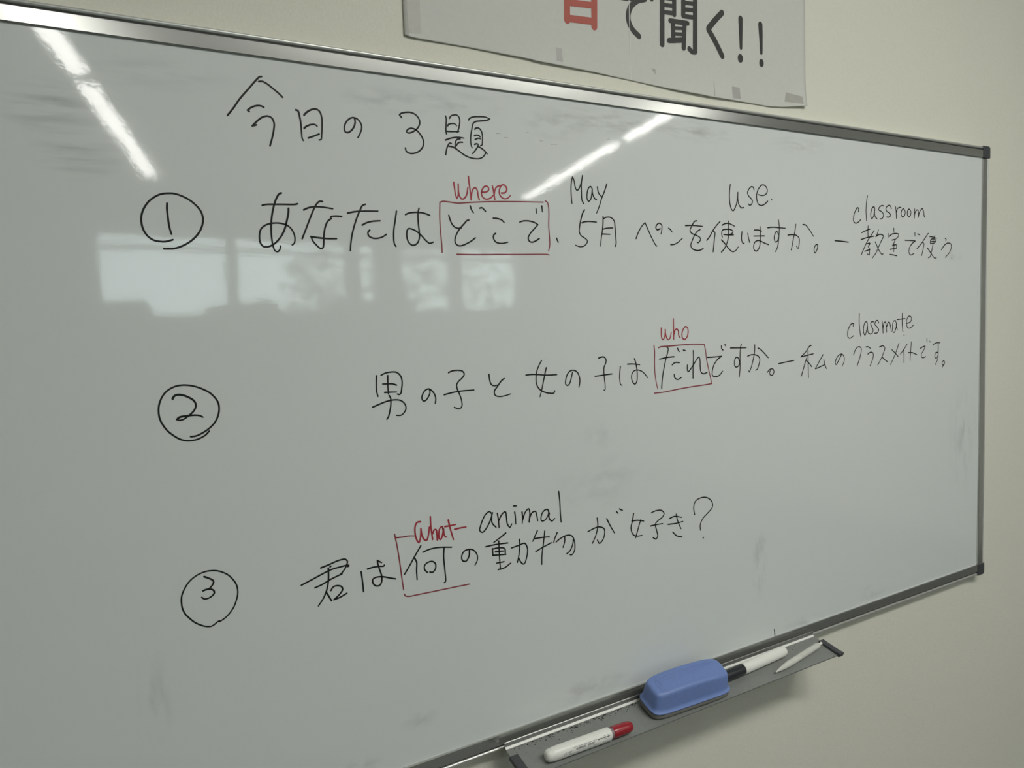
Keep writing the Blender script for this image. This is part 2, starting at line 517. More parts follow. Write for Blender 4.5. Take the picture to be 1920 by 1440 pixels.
# handwriting: name, label, ink, width, strokes (tenths of a millimetre from the top right corner of the writing surface)
INK = [
    ('handwritten_character', 'black handwritten character 今 in the title line', 'k', 19, '-14463,-204 -14482,-208 -14524,-250 -14616,-359 -14712,-474 -14783,-577 -14849,-661|-14497,-262 -14458,-255 -14407,-277 -14338,-326 -14283,-368 -14248,-402|-14620,-597 -14637,-585/-14637,-585 -14589,-547 -14523,-523 -14481,-525 -14460,-535|-14551,-733 -14597,-750/-14597,-750 -14544,-694 -14484,-645 -14425,-626 -14383,-640 -14360,-691 -14367,-769 -14393,-869 -14420,-950'),
    ('handwritten_character', 'black handwritten character 日 in the title line', 'k', 19, '-14108,-526 -14086,-531 -14070,-594 -14060,-681 -14059,-770 -14055,-839 -14044,-860|-14019,-574 -13992,-544 -13933,-505 -13876,-492 -13837,-515 -13817,-578 -13819,-678 -13829,-779 -13839,-830 -13862,-837|-14026,-720 -13996,-695 -13944,-672 -13897,-668 -13876,-685|-13986,-826 -13931,-803 -13858,-770'),
    ('handwritten_character', 'black handwritten character の in the title line', 'k', 19, '-13425,-550 -13420,-589 -13434,-641 -13469,-691 -13514,-722 -13548,-715 -13556,-673 -13540,-621 -13494,-565 -13444,-543 -13391,-555 -13350,-602 -13344,-653 -13368,-722 -13396,-769'),
    ('handwritten_number', 'black handwritten figure 3 in the title line', 'k', 19, '-12833,-479 -12857,-452/-12857,-452 -12834,-431 -12778,-415 -12713,-408 -12650,-425 -12604,-472 -12594,-519 -12613,-569 -12647,-607 -12702,-643 -12751,-657 -12776,-646 -12761,-619 -12715,-597 -12667,-603 -12636,-619 -12590,-666 -12560,-723 -12556,-774 -12582,-828 -12633,-873 -12699,-898 -12756,-899 -12793,-878 -12801,-842'),
    ('handwritten_character', 'black handwritten character 題 in the title line', 'k', 18, '-12242,-401 -12232,-420 -12238,-522 -12243,-590 -12237,-623|-12185,-425 -12168,-398 -12124,-377 -12081,-374 -12052,-396 -12042,-442 -12053,-504 -12069,-559 -12088,-589|-12215,-520 -12203,-502 -12155,-487 -12113,-487 -12091,-508|-12237,-589 -12169,-587 -12061,-577|-12255,-700 -12199,-676 -12130,-657 -12061,-649 -11993,-653|-12049,-668 -12083,-672 -12111,-699 -12123,-745 -12119,-787|-12107,-755 -12086,-727 -12055,-709 -12016,-707|-12176,-733 -12200,-733 -12225,-765 -12249,-824 -12260,-880|-12212,-772 -12170,-773 -12128,-787 -12069,-821 -12002,-861 -11933,-887 -11855,-898 -11784,-893 -11729,-867 -11695,-826 -11686,-806|-11915,-418 -11896,-394 -11838,-372 -11758,-361 -11669,-358 -11608,-375/-11608,-375 -11644,-394 -11743,-413 -11823,-432 -11856,-462 -11874,-525 -11894,-611 -11899,-688 -11893,-741 -11882,-764|-11832,-527 -11814,-510 -11778,-506 -11744,-532 -11726,-588 -11728,-658 -11740,-721 -11760,-727|-11845,-611 -11814,-599 -11778,-601 -11761,-615|-11834,-658 -11807,-642 -11776,-635 -11758,-641|-11844,-719 -11819,-708 -11793,-714 -11803,-746 -11836,-791 -11881,-838|-11799,-741 -11759,-754 -11707,-784 -11666,-824'),
    ('number_circle', 'black hand-drawn circle around the figure 1', 'k', 19, '-15487,-2008 -15519,-2019 -15569,-2030 -15618,-2028 -15667,-2018 -15709,-1991 -15744,-1946 -15767,-1883 -15772,-1809 -15761,-1745 -15733,-1681 -15687,-1618 -15625,-1567 -15564,-1537 -15493,-1526 -15444,-1526 -15394,-1538 -15335,-1563 -15282,-1596 -15229,-1645 -15191,-1699 -15175,-1761 -15178,-1816 -15202,-1888 -15239,-1947 -15289,-2000 -15354,-2048 -15423,-2082 -15484,-2101 -15535,-2104 -15580,-2105'),
    ('handwritten_number', 'black handwritten figure 1 inside its circle', 'k', 19, '-15515,-1631 -15520,-1682 -15519,-1747 -15515,-1833 -15509,-1889 -15496,-1950'),
    ('handwritten_character', 'black handwritten character あ in the first sentence', 'k', 19, '-14547,-1609 -14509,-1598 -14344,-1589 -14176,-1581 -14155,-1574|-14330,-1463 -14353,-1473 -14390,-1530 -14425,-1626 -14452,-1737 -14465,-1849 -14467,-1960 -14457,-2060 -14438,-2110 -14411,-2120 -14387,-2098 -14373,-2053|-14260,-1630 -14263,-1675 -14289,-1776 -14323,-1878 -14379,-1969 -14450,-2037 -14517,-2066 -14566,-2062 -14595,-2018 -14599,-1946 -14575,-1868 -14518,-1823 -14434,-1801 -14346,-1803 -14270,-1832 -14224,-1892 -14208,-1965 -14220,-2022 -14244,-2041'),
    ('handwritten_character', 'black handwritten character な in the first sentence', 'k', 19, '-14089,-1640 -14036,-1615 -13960,-1600 -13867,-1600 -13750,-1613|-13866,-1536 -13898,-1535 -13935,-1565 -13973,-1629 -14040,-1774 -14093,-1894 -14126,-1967|-13650,-1699 -13719,-1696 -13779,-1707 -13775,-1727/-13775,-1727 -13818,-1761 -13852,-1831 -13872,-1923 -13880,-2015 -13893,-2067 -13919,-2076 -13958,-2046 -14002,-1995 -14024,-1942/-14024,-1942 -13935,-1953 -13830,-1960 -13725,-1959'),
    ('handwritten_character', 'black handwritten character た in the first sentence', 'k', 19, '-13573,-1657 -13499,-1639 -13388,-1626 -13197,-1618|-13348,-1544 -13384,-1558 -13424,-1624 -13481,-1749 -13533,-1903 -13559,-2033 -13566,-2095|-13403,-1791 -13346,-1762 -13270,-1742 -13177,-1733|-13313,-1848 -13337,-1875 -13330,-1916 -13281,-1942 -13218,-1943 -13154,-1924 -13105,-1893'),
    ('handwritten_character', 'black handwritten character は in the first sentence', 'k', 19, '-12960,-1609 -12982,-1721 -13005,-1830 -13013,-1926 -13008,-2005 -12990,-2037|-12844,-1647 -12801,-1627 -12694,-1613 -12600,-1619 -12520,-1643|-12660,-1563 -12676,-1612 -12680,-1722 -12673,-1845 -12676,-1931 -12707,-1993 -12769,-2019 -12820,-1983 -12840,-1923 -12832,-1837 -12811,-1816 -12732,-1834 -12655,-1888 -12591,-1954 -12538,-1990 -12490,-1974'),
    ('handwritten_word', 'red handwritten word where', 'r', 19, '-12167,-1217 -12160,-1278 -12149,-1368 -12133,-1417/-12133,-1417 -12114,-1384 -12105,-1302 -12104,-1234/-12104,-1234 -12105,-1311 -12093,-1383 -12060,-1422 -12023,-1407 -11989,-1359 -11969,-1272|-11954,-1130 -11950,-1193 -11936,-1320 -11930,-1425/-11930,-1425 -11918,-1347 -11898,-1291 -11860,-1266 -11835,-1296 -11823,-1379 -11809,-1417|-11768,-1320 -11703,-1312 -11665,-1283 -11674,-1246 -11721,-1242 -11761,-1283 -11775,-1330 -11760,-1380 -11713,-1405 -11654,-1393 -11604,-1354|-11609,-1228 -11595,-1293 -11579,-1404|-11585,-1339 -11573,-1282 -11550,-1244 -11506,-1223 -11484,-1223|-11477,-1315 -11422,-1307 -11393,-1263 -11413,-1217 -11456,-1206 -11496,-1250 -11508,-1316 -11485,-1362 -11437,-1386 -11381,-1375 -11343,-1341'),
    ('red_box_outline', 'red hand-drawn box around the question word of the first sentence', 'd', 16, '-12373,-2103 -12373,-1999 -12382,-1846 -12384,-1666 -12373,-1477/-12373,-1477 -12330,-1462 -12250,-1465 -12129,-1474 -11974,-1461 -11763,-1442 -11548,-1428 -11272,-1416 -11046,-1409 -10827,-1403|-10795,-1386 -10763,-1399 -10745,-1461 -10742,-1559 -10752,-1715 -10746,-1852 -10746,-1979 -10767,-2060|-12166,-2122 -11901,-2123 -11580,-2117 -11247,-2113 -10833,-2106 -10786,-2108 -10761,-2115'),
    ('handwritten_character', 'black handwritten character ど in the first sentence', 'k', 19, '-12257,-1633 -12241,-1688 -12214,-1746 -12175,-1781 -12129,-1792 -12085,-1785|-11974,-1682 -12000,-1689 -12049,-1737 -12103,-1789 -12153,-1858 -12184,-1932 -12180,-1982 -12140,-2012 -12094,-2011 -12020,-1984 -11945,-1945 -11891,-1907|-11945,-1504 -11931,-1549 -11904,-1587|-11809,-1525 -11777,-1518 -11724,-1561'),
    ('handwritten_character', 'black handwritten character こ in the first sentence', 'k', 19, '-11615,-1646 -11558,-1648 -11493,-1663 -11453,-1696|-11589,-1844 -11617,-1863 -11624,-1901 -11599,-1948 -11551,-1968 -11485,-1970 -11408,-1953'),
    ('handwritten_character', 'black handwritten character で in the first sentence', 'k', 19, '-11212,-1686 -11177,-1671 -11103,-1663 -11024,-1670 -10967,-1688 -10927,-1709/-10927,-1709 -10981,-1761 -11053,-1830 -11088,-1889 -11075,-1932 -11030,-1946 -10965,-1925 -10912,-1895|-10947,-1499 -10943,-1552|-10853,-1456 -10848,-1533'),
    ('handwritten_character', 'black handwritten character 、 in the first sentence', 'k', 19, '-10631,-1884 -10620,-1908 -10604,-1939'),
    ('handwritten_word', 'black handwritten word May', 'k', 18, '-10354,-1395 -10361,-1303 -10361,-1175 -10348,-1089 -10330,-1035/-10330,-1035 -10308,-1076 -10286,-1182 -10261,-1216 -10227,-1189 -10184,-1101 -10160,-1005/-10160,-1005 -10182,-1122 -10185,-1240 -10180,-1348 -10154,-1390|-10003,-1231 -9998,-1177 -10024,-1148 -10059,-1169 -10089,-1246 -10089,-1333 -10066,-1356 -10031,-1330 -10008,-1253 -9999,-1198/-9999,-1209 -9988,-1263 -9956,-1315 -9929,-1325|-9906,-1148 -9897,-1204 -9878,-1246 -9835,-1280|-9737,-1096 -9780,-1197 -9839,-1310 -9884,-1421 -9932,-1514'),
    ('handwritten_number', 'black handwritten figure 5 below the word May', 'k', 18, '-10142,-1479 -10173,-1520 -10210,-1618 -10236,-1716 -10243,-1792 -10212,-1840 -10146,-1876 -10109,-1908 -10122,-1947 -10177,-1986 -10244,-1994 -10313,-1974|-10194,-1661 -10151,-1645 -10056,-1637 -9939,-1643'),
    ('handwritten_character', 'black handwritten character 月 in the first sentence', 'k', 18, '-9820,-1561 -9824,-1649 -9842,-1770 -9867,-1892 -9881,-1978|-9819,-1594 -9765,-1568 -9681,-1569 -9626,-1609 -9609,-1709 -9600,-1853 -9598,-1942 -9614,-1978|-9827,-1737 -9757,-1722 -9651,-1715|-9843,-1807 -9704,-1809'),
    ('handwritten_character', 'black handwritten character ペ in the first sentence', 'k', 18, '-9225,-1858 -9185,-1776 -9108,-1671 -9048,-1621/-9048,-1621 -8991,-1725 -8920,-1849 -8847,-1951 -8829,-1960|-8756,-1701 -8817,-1720 -8842,-1686 -8815,-1639 -8769,-1620 -8724,-1648 -8725,-1706 -8743,-1779'),
    ('handwritten_character', 'black handwritten character ン in the first sentence', 'k', 18, '-8589,-1688 -8548,-1712 -8522,-1743|-8554,-1935 -8476,-1927 -8396,-1891 -8315,-1833'),
    ('handwritten_word', 'black handwritten word use', 'k', 19, '-7275,-963 -7290,-1049 -7296,-1171 -7281,-1293 -7253,-1353 -7219,-1373 -7174,-1325 -7128,-1212 -7108,-1076/-7108,-1076 -7110,-1187 -7086,-1272 -7034,-1317 -6980,-1311|-6737,-1019 -6755,-976 -6796,-970 -6850,-1006 -6887,-1064 -6870,-1113 -6808,-1160 -6776,-1196 -6801,-1253 -6846,-1268 -6876,-1247|-6635,-1089 -6553,-1097 -6460,-1073 -6423,-1015 -6459,-947 -6541,-927 -6615,-975 -6671,-1065 -6678,-1154 -6646,-1234 -6583,-1262 -6500,-1240 -6416,-1185|-6326,-1149 -6319,-1160'),
    ('handwritten_character', 'black handwritten character を in the first sentence', 'k', 19, '-8247,-1639 -8113,-1632 -7893,-1640|-8009,-1559 -8055,-1567 -8113,-1638 -8156,-1710 -8124,-1751 -8036,-1778 -7955,-1812 -7936,-1842 -7990,-1895 -8009,-1888|-7944,-1692 -8002,-1718 -8069,-1791 -8119,-1876 -8145,-1936 -8122,-1983 -8042,-2012 -7960,-2011 -7885,-1982'),
    ('handwritten_character', 'black handwritten character 使 in the first sentence', 'k', 19, '-7515,-1556 -7575,-1603 -7670,-1697 -7739,-1789 -7807,-1855|-7670,-1706 -7629,-1726 -7639,-1817 -7659,-1939 -7674,-2031|-7470,-1608 -7396,-1581 -7310,-1580 -7192,-1616|-7469,-1795 -7481,-1740 -7467,-1691 -7363,-1670 -7260,-1679 -7225,-1709 -7269,-1741 -7330,-1755|-7437,-1754 -7331,-1759 -7218,-1755|-7326,-1540 -7326,-1687 -7340,-1811 -7386,-1922 -7447,-1997 -7494,-2032|-7487,-1841 -7411,-1898 -7335,-1971 -7249,-2021 -7179,-2006 -7116,-1945'),
    ('handwritten_character', 'black handwritten character い in the first sentence', 'k', 19, '-7027,-1701 -7037,-1791 -7029,-1854 -7000,-1888 -6978,-1880|-6895,-1723 -6877,-1800 -6851,-1865'),
    ('handwritten_character', 'black handwritten character ま in the first sentence', 'k', 19, '-6744,-1665 -6653,-1662 -6571,-1677|-6755,-1762 -6637,-1759 -6508,-1754|-6607,-1604 -6599,-1718 -6605,-1832 -6630,-1947 -6695,-2005 -6750,-1987 -6761,-1924 -6729,-1860 -6656,-1833 -6583,-1845 -6491,-1875 -6407,-1895'),
    ('handwritten_character', 'black handwritten character す in the first sentence', 'k', 19, '-6422,-1618 -6300,-1605 -6149,-1610 -5996,-1614|-6161,-1481 -6145,-1577 -6151,-1732 -6171,-1862 -6201,-1953 -6240,-2008|-6155,-1733 -6207,-1672 -6255,-1722 -6269,-1800 -6238,-1850 -6190,-1830 -6161,-1771'),
    ('handwritten_character', 'black handwritten character か in the first sentence', 'k', 19, '-5934,-1727 -5823,-1718 -5715,-1728 -5650,-1773 -5647,-1852 -5677,-1945 -5717,-1913|-5733,-1539 -5753,-1644 -5804,-1816 -5851,-1974|-5554,-1540 -5485,-1544 -5385,-1621 -5278,-1731'),
    ('handwritten_character', 'black handwritten character 。 in the first sentence', 'k', 19, '-5213,-1877 -5255,-1925 -5261,-1992 -5241,-2019 -5204,-1985 -5173,-1924 -5172,-1876 -5213,-1877'),
    ('handwritten_dash', 'black hand-drawn dash before the first answer', 'k', 21, '-4705,-1795 -4532,-1801 -4330,-1813'),
    ('handwritten_word', 'black handwritten word classroom', 'k', 20, '-4042,-1259 -4036,-1207 -4073,-1189 -4135,-1256 -4180,-1348 -4183,-1438 -4125,-1469 -4042,-1446 -3976,-1399|-3785,-966 -3806,-1061 -3823,-1231 -3806,-1419|-3568,-1220 -3579,-1161 -3622,-1163 -3675,-1238 -3685,-1330 -3653,-1375 -3600,-1313 -3574,-1207/-3574,-1207 -3568,-1299 -3535,-1351 -3503,-1363|-3302,-1127 -3352,-1121 -3428,-1155 -3450,-1202 -3384,-1226 -3319,-1263 -3308,-1316 -3362,-1364 -3405,-1368|-3070,-1167 -3100,-1114 -3166,-1113 -3232,-1167 -3209,-1219 -3121,-1249 -3087,-1288 -3132,-1323 -3209,-1326|-2932,-1127 -2920,-1221 -2908,-1339/-2916,-1234 -2876,-1158 -2808,-1129 -2763,-1136|-2694,-1151 -2751,-1201 -2755,-1275 -2704,-1307 -2648,-1271 -2637,-1196 -2694,-1151|-2511,-1150 -2561,-1193 -2560,-1268 -2514,-1298 -2463,-1264 -2452,-1195 -2511,-1150|-2336,-1143 -2335,-1232 -2339,-1315/-2340,-1267 -2301,-1189 -2242,-1153 -2206,-1193 -2210,-1275 -2205,-1296/-2205,-1275 -2159,-1177 -2077,-1125 -2040,-1172 -2020,-1255 -1991,-1288'),
    ('handwritten_character', 'black handwritten character 教 in the answer of the first sentence', 'k', 20, '-3948,-1635 -3833,-1596 -3706,-1564|-3759,-1507 -3770,-1582 -3763,-1719|-3584,-1590 -3684,-1685 -3790,-1792 -3896,-1938 -3959,-2031|-3969,-1760 -3790,-1720 -3588,-1689|-3801,-1832 -3705,-1823 -3758,-1884 -3726,-1923 -3722,-1975 -3726,-2035 -3790,-2016|-3864,-1971 -3705,-1935|-3459,-1569 -3480,-1627 -3534,-1701|-3534,-1694 -3404,-1651 -3306,-1682 -3360,-1757 -3447,-1878 -3533,-1999 -3640,-2093|-3551,-1794 -3490,-1879 -3403,-1984 -3348,-2020 -3315,-2010'),
    ('handwritten_character', 'black handwritten character 室 in the answer of the first sentence', 'k', 20, '-2990,-1530 -2985,-1603|-3163,-1632 -3163,-1699/-3129,-1685 -3052,-1642 -2940,-1623 -2838,-1637 -2849,-1678 -2905,-1713 -2950,-1748|-3040,-1750 -2950,-1741 -2984,-1803 -3028,-1851/-3028,-1851 -2905,-1839 -2904,-1896|-3095,-1924 -2893,-1896|-2983,-1816 -2987,-1965|-3105,-2018 -3005,-2027 -2892,-2042'),
    ('handwritten_character', 'black handwritten character で in the answer of the first sentence', 'k', 20, '-2632,-1745 -2482,-1745 -2306,-1751/-2306,-1751 -2411,-1806 -2492,-1890 -2507,-1973 -2456,-2020 -2339,-1991|-2320,-1597 -2314,-1659|-2225,-1615 -2154,-1631'),
    ('handwritten_character', 'black handwritten character 使 in the answer of the first sentence', 'k', 20, '-1878,-1595 -1986,-1693 -2128,-1814 -2250,-1900|-2069,-1771 -2020,-1798 -2043,-1897 -2089,-2030|-1829,-1654 -1695,-1665 -1596,-1688|-1653,-1636 -1682,-1679|-1803,-1794 -1792,-1717 -1645,-1706 -1620,-1741 -1693,-1785 -1791,-1787|-1791,-1755 -1644,-1746|-1719,-1666 -1717,-1807 -1764,-1949 -1811,-2048 -1872,-2067|-1899,-1880 -1813,-1950 -1689,-2054 -1639,-2075 -1595,-2065'),
    ('handwritten_character', 'black handwritten character う in the answer of the first sentence', 'k', 20, '-1302,-1678 -1259,-1698 -1276,-1730|-1423,-1906 -1295,-1799 -1169,-1768 -1087,-1795 -1085,-1868 -1140,-1955 -1285,-2055|-1061,-2071 -1053,-2077'),
    ('number_circle', 'black hand-drawn circle around the figure 2', 'k', 18, '-15271,-4075 -15303,-4109 -15349,-4135 -15403,-4153 -15462,-4158 -15519,-4150 -15574,-4126 -15628,-4083 -15681,-4028 -15722,-3959 -15746,-3895 -15753,-3822 -15745,-3751 -15719,-3681 -15675,-3618 -15621,-3579 -15563,-3557 -15505,-3551 -15439,-3558 -15373,-3577 -15307,-3608 -15237,-3654 -15187,-3711 -15158,-3766 -15150,-3826 -15159,-3889 -15186,-3956 -15227,-4010 -15289,-4060 -15351,-4093 -15405,-4113 -15459,-4115'),
    ('handwritten_number', 'black handwritten figure 2 inside its circle', 'k', 20, '-15608,-3691 -15599,-3673 -15577,-3654 -15536,-3652 -15494,-3664 -15448,-3689 -15407,-3721 -15386,-3757 -15386,-3794 -15405,-3834 -15442,-3870 -15477,-3895 -15517,-3920 -15556,-3927 -15581,-3916/-15581,-3916 -15558,-3895 -15510,-3887 -15448,-3885 -15395,-3887 -15347,-3898 -15323,-3915'),
    ('handwritten_character', 'black handwritten character 男 in the second sentence', 'k', 18, '-13328,-3603 -13336,-3703 -13337,-3795 -13322,-3857|-13270,-3600 -13215,-3578 -13128,-3569 -13063,-3580 -13016,-3628 -13001,-3697 -13010,-3779 -13028,-3846 -13051,-3856 -13069,-3848|-13184,-3611 -13189,-3724 -13188,-3838|-13254,-3709 -13190,-3712 -13125,-3717 -13077,-3736|-13234,-3815 -13163,-3817 -13079,-3822|-13398,-3982 -13311,-3954 -13213,-3926 -13104,-3917 -13028,-3934 -12980,-3980 -12967,-4034 -12992,-4084 -13038,-4116 -13098,-4112|-13179,-3857 -13162,-3892 -13163,-3964 -13182,-4056 -13204,-4121 -13225,-4147'),
    ('handwritten_character', 'black handwritten character の in the second sentence', 'k', 18, '-12639,-3824 -12632,-3862 -12656,-3914 -12698,-3961 -12732,-3963 -12748,-3927 -12727,-3865 -12685,-3824 -12645,-3817 -12606,-3843 -12568,-3899 -12557,-3954 -12566,-4007'),
    ('handwritten_character', 'black handwritten character 子 in the second sentence', 'k', 18, '-12362,-3629 -12308,-3611 -12230,-3608 -12165,-3623 -12139,-3663 -12163,-3704 -12226,-3754 -12254,-3795 -12248,-3850 -12216,-3929 -12191,-4018 -12194,-4083 -12231,-4110 -12304,-4084|-12437,-3910 -12316,-3890 -12172,-3880 -12008,-3882'),
    ('handwritten_character', 'black handwritten character と in the second sentence', 'k', 18, '-11775,-3693 -11770,-3755 -11750,-3823 -11707,-3850 -11644,-3842|-11547,-3765 -11583,-3785 -11651,-3858 -11705,-3927 -11694,-3978 -11632,-4000 -11542,-3996 -11457,-3980'),
    ('handwritten_character', 'black handwritten character 女 in the second sentence', 'k', 18, '-11206,-3741 -11111,-3740 -10995,-3750 -10877,-3764 -10704,-3770|-10946,-3558 -10989,-3620 -11031,-3707 -11046,-3796 -11041,-3876 -11003,-3944 -10923,-3996 -10828,-4022 -10762,-4024 -10746,-3995|-10873,-3663 -10894,-3727 -10929,-3855 -10963,-3973 -10993,-4058'),
    ('handwritten_character', 'black handwritten character の (second one) in the second sentence', 'k', 18, '-10437,-3758 -10455,-3818 -10496,-3918 -10528,-3936 -10560,-3913 -10552,-3842 -10515,-3763 -10464,-3730 -10402,-3731 -10347,-3769 -10319,-3838 -10315,-3900 -10334,-3974'),
    ('handwritten_character', 'black handwritten character 子 (second one) in the second sentence', 'k', 18, '-9972,-3582 -9926,-3570 -9868,-3575 -9839,-3619 -9852,-3671 -9880,-3722 -9885,-3795 -9879,-3880 -9869,-3986 -9876,-4054 -9894,-4051|-10046,-3840 -9910,-3833 -9739,-3826'),
    ('handwritten_character', 'black handwritten character は in the second sentence', 'k', 18, '-9582,-3728 -9594,-3815 -9598,-3921 -9582,-3997 -9555,-4005|-9446,-3701 -9344,-3705 -9214,-3723|-9314,-3629 -9289,-3695 -9271,-3793 -9268,-3891 -9281,-3977 -9317,-4009 -9360,-3971 -9378,-3905 -9362,-3841 -9306,-3802 -9223,-3807 -9141,-3851 -9067,-3930'),
    ('handwritten_word', 'red handwritten word who', 'r', 20, '-8778,-3193 -8781,-3273 -8771,-3353 -8749,-3371 -8718,-3333 -8700,-3242/-8700,-3219 -8692,-3299 -8652,-3376 -8613,-3360 -8580,-3270|-8532,-3059 -8532,-3203 -8533,-3375/-8528,-3306 -8504,-3238 -8465,-3219 -8435,-3252 -8429,-3322 -8399,-3356|-8286,-3188 -8342,-3239 -8364,-3313 -8346,-3372 -8307,-3386 -8260,-3353 -8234,-3272 -8248,-3207 -8286,-3188'),
    ('red_box_outline', 'red hand-drawn box around the question word of the second sentence', 'd', 17, '-8929,-3448 -8921,-3551 -8927,-3721 -8921,-3904 -8895,-4044 -8875,-4114|-8842,-3490 -8804,-3477 -8609,-3475 -8379,-3469 -8113,-3471 -7898,-3487/-7898,-3487 -7876,-3571 -7848,-3752 -7803,-3922 -7750,-4119/-7750,-4119 -7921,-4127 -8209,-4137 -8521,-4156 -8765,-4175 -8944,-4175'),
    ('handwritten_character', 'black handwritten character だ in the second sentence', 'k', 19, '-8828,-3664 -8689,-3647 -8534,-3643|-8677,-3489 -8648,-3508 -8660,-3565 -8706,-3689 -8756,-3858 -8787,-4017 -8797,-4112|-8576,-3766 -8517,-3735 -8425,-3743|-8537,-3917 -8531,-3966 -8470,-4000 -8392,-3974|-8457,-3518 -8443,-3553 -8420,-3570|-8343,-3551 -8301,-3559'),
    ('handwritten_character', 'black handwritten character れ in the second sentence', 'k', 19, '-8136,-3570 -8134,-3687 -8146,-3840 -8150,-4003|-8263,-3788 -8268,-3844 -8250,-3895 -8202,-3860 -8137,-3794 -8056,-3704 -8015,-3677 -7995,-3731 -7992,-3838 -7973,-3923 -7917,-3948 -7844,-3929'),
    ('handwritten_character', 'black handwritten character で in the second sentence', 'k', 19, '-7833,-3693 -7716,-3696 -7526,-3693/-7526,-3693 -7618,-3742 -7694,-3821 -7732,-3915 -7731,-3987 -7665,-4014 -7582,-3998 -7506,-3936|-7527,-3523 -7518,-3578 -7490,-3594|-7447,-3509 -7431,-3532'),
    ('handwritten_character', 'black handwritten character す in the second sentence', 'k', 19, '-7322,-3570 -7160,-3578 -6961,-3586|-7073,-3521 -7091,-3563 -7108,-3710 -7111,-3907 -7135,-4060|-7121,-3795 -7155,-3738 -7206,-3735 -7238,-3801 -7226,-3875 -7183,-3890 -7131,-3856 -7112,-3784'),
    ('handwritten_character', 'black handwritten character か in the second sentence', 'k', 19, '-6934,-3726 -6867,-3709 -6779,-3710 -6691,-3734 -6647,-3786 -6666,-3873 -6712,-3958 -6748,-3968|-6764,-3549 -6769,-3654 -6807,-3802 -6862,-3936 -6899,-3993 -6910,-3964|-6688,-3605 -6635,-3624 -6528,-3705 -6443,-3779'),
    ('handwritten_character', 'black handwritten character 。 in the second sentence', 'k', 19, '-6470,-4025 -6405,-3978 -6332,-3977 -6305,-4023 -6333,-4072 -6379,-4082 -6415,-4041 -6396,-3998'),
    ('handwritten_dash', 'black hand-drawn dash before the second answer', 'k', 19, '-6190,-3896 -6013,-3879 -5803,-3864'),
    ('handwritten_word', 'black handwritten word classmate', 'k', 19, '-4195,-3331 -4182,-3289 -4236,-3283 -4317,-3353 -4357,-3454 -4344,-3523 -4290,-3547 -4182,-3505|-4018,-3112 -4023,-3277 -3996,-3452 -3971,-3531|-3782,-3311 -3796,-3267 -3852,-3274 -3893,-3369 -3885,-3474 -3851,-3510 -3810,-3442 -3782,-3338/-3782,-3338 -3768,-3443 -3740,-3480 -3697,-3499|-3599,-3274 -3642,-3264 -3684,-3297 -3655,-3360 -3613,-3414 -3627,-3475 -3683,-3496 -3726,-3484|-3442,-3297 -3471,-3252 -3528,-3259 -3556,-3319 -3485,-3375 -3442,-3430 -3485,-3481 -3570,-3487|-3342,-3265 -3318,-3390 -3306,-3494/-3312,-3408 -3284,-3311 -3240,-3286 -3211,-3358 -3196,-3484/-3196,-3377 -3153,-3298 -3109,-3299 -3079,-3381 -3049,-3481|-2902,-3315 -2932,-3269 -2997,-3294 -3014,-3383 -3005,-3474 -2960,-3494 -2907,-3405 -2887,-3316/-2902,-3342 -2886,-3415 -2865,-3443|-2708,-3137 -2713,-3322 -2690,-3490|-2872,-3253 -2617,-3243|-2570,-3336 -2448,-3312 -2412,-3240 -2465,-3198 -2541,-3227 -2570,-3327 -2539,-3419 -2462,-3431 -2339,-3375|-2653,-3559 -2644,-3567'),
    ('handwritten_character', 'black handwritten character 私 in the answer of the second sentence', 'k', 19, '-5354,-3628 -5392,-3635 -5504,-3737 -5627,-3812/-5627,-3812 -5504,-3799 -5300,-3776|-5437,-3715 -5436,-3889 -5428,-4189|-5480,-3845 -5543,-3982 -5613,-4143|-5480,-3887 -5406,-3941 -5345,-4000|-5040,-3807 -5130,-3908 -5249,-4043/-5249,-4043 -5156,-4027 -4990,-3984|-5020,-3897 -4990,-3984 -4951,-4057'),
    ('handwritten_character', 'black handwritten character の in the answer of the second sentence', 'k', 19, '-4526,-3832 -4585,-3906 -4678,-4003 -4704,-3984 -4685,-3917 -4611,-3844 -4518,-3824 -4457,-3879 -4452,-3948 -4511,-4048'),
    ('handwritten_character', 'black handwritten character ク in the answer of the second sentence', 'k', 19, '-4182,-3851 -4127,-3759 -4073,-3723|-4086,-3726 -4018,-3715 -3962,-3750 -3976,-3854 -4031,-3973 -4081,-4066'),
    ('handwritten_character', 'black handwritten character ラ in the answer of the second sentence', 'k', 19, '-3823,-3731 -3753,-3731 -3688,-3764|-3767,-3865 -3682,-3835 -3612,-3856 -3611,-3945 -3704,-4094'),
    ('handwritten_character', 'black handwritten character ス in the answer of the second sentence', 'k', 19, '-3420,-3751 -3311,-3735 -3252,-3777 -3296,-3874 -3382,-3994 -3468,-4087|-3339,-3943 -3251,-4002 -3163,-4047'),
    ('handwritten_character', 'black handwritten character メ in the answer of the second sentence', 'k', 19, '-2809,-3709 -2927,-3912 -3074,-4106|-3032,-3825 -2927,-3894 -2837,-3962'),
    ('handwritten_character', 'black handwritten character イ in the answer of the second sentence', 'k', 19, '-2551,-3740 -2642,-3827 -2762,-3921|-2657,-3835 -2647,-3964 -2646,-4096'),
    ('handwritten_character', 'black handwritten character ト in the answer of the second sentence', 'k', 19, '-2413,-3700 -2427,-3847 -2450,-4068|-2504,-3908 -2380,-3914 -2224,-3964'),
    ('handwritten_character', 'black handwritten character で in the answer of the second sentence', 'k', 19, '-2115,-3845 -2005,-3813 -1948,-3812 -2004,-3888 -2073,-3959 -2066,-4019 -2002,-4038 -1932,-4014|-1895,-3668 -1888,-3729|-1798,-3720 -1782,-3734'),
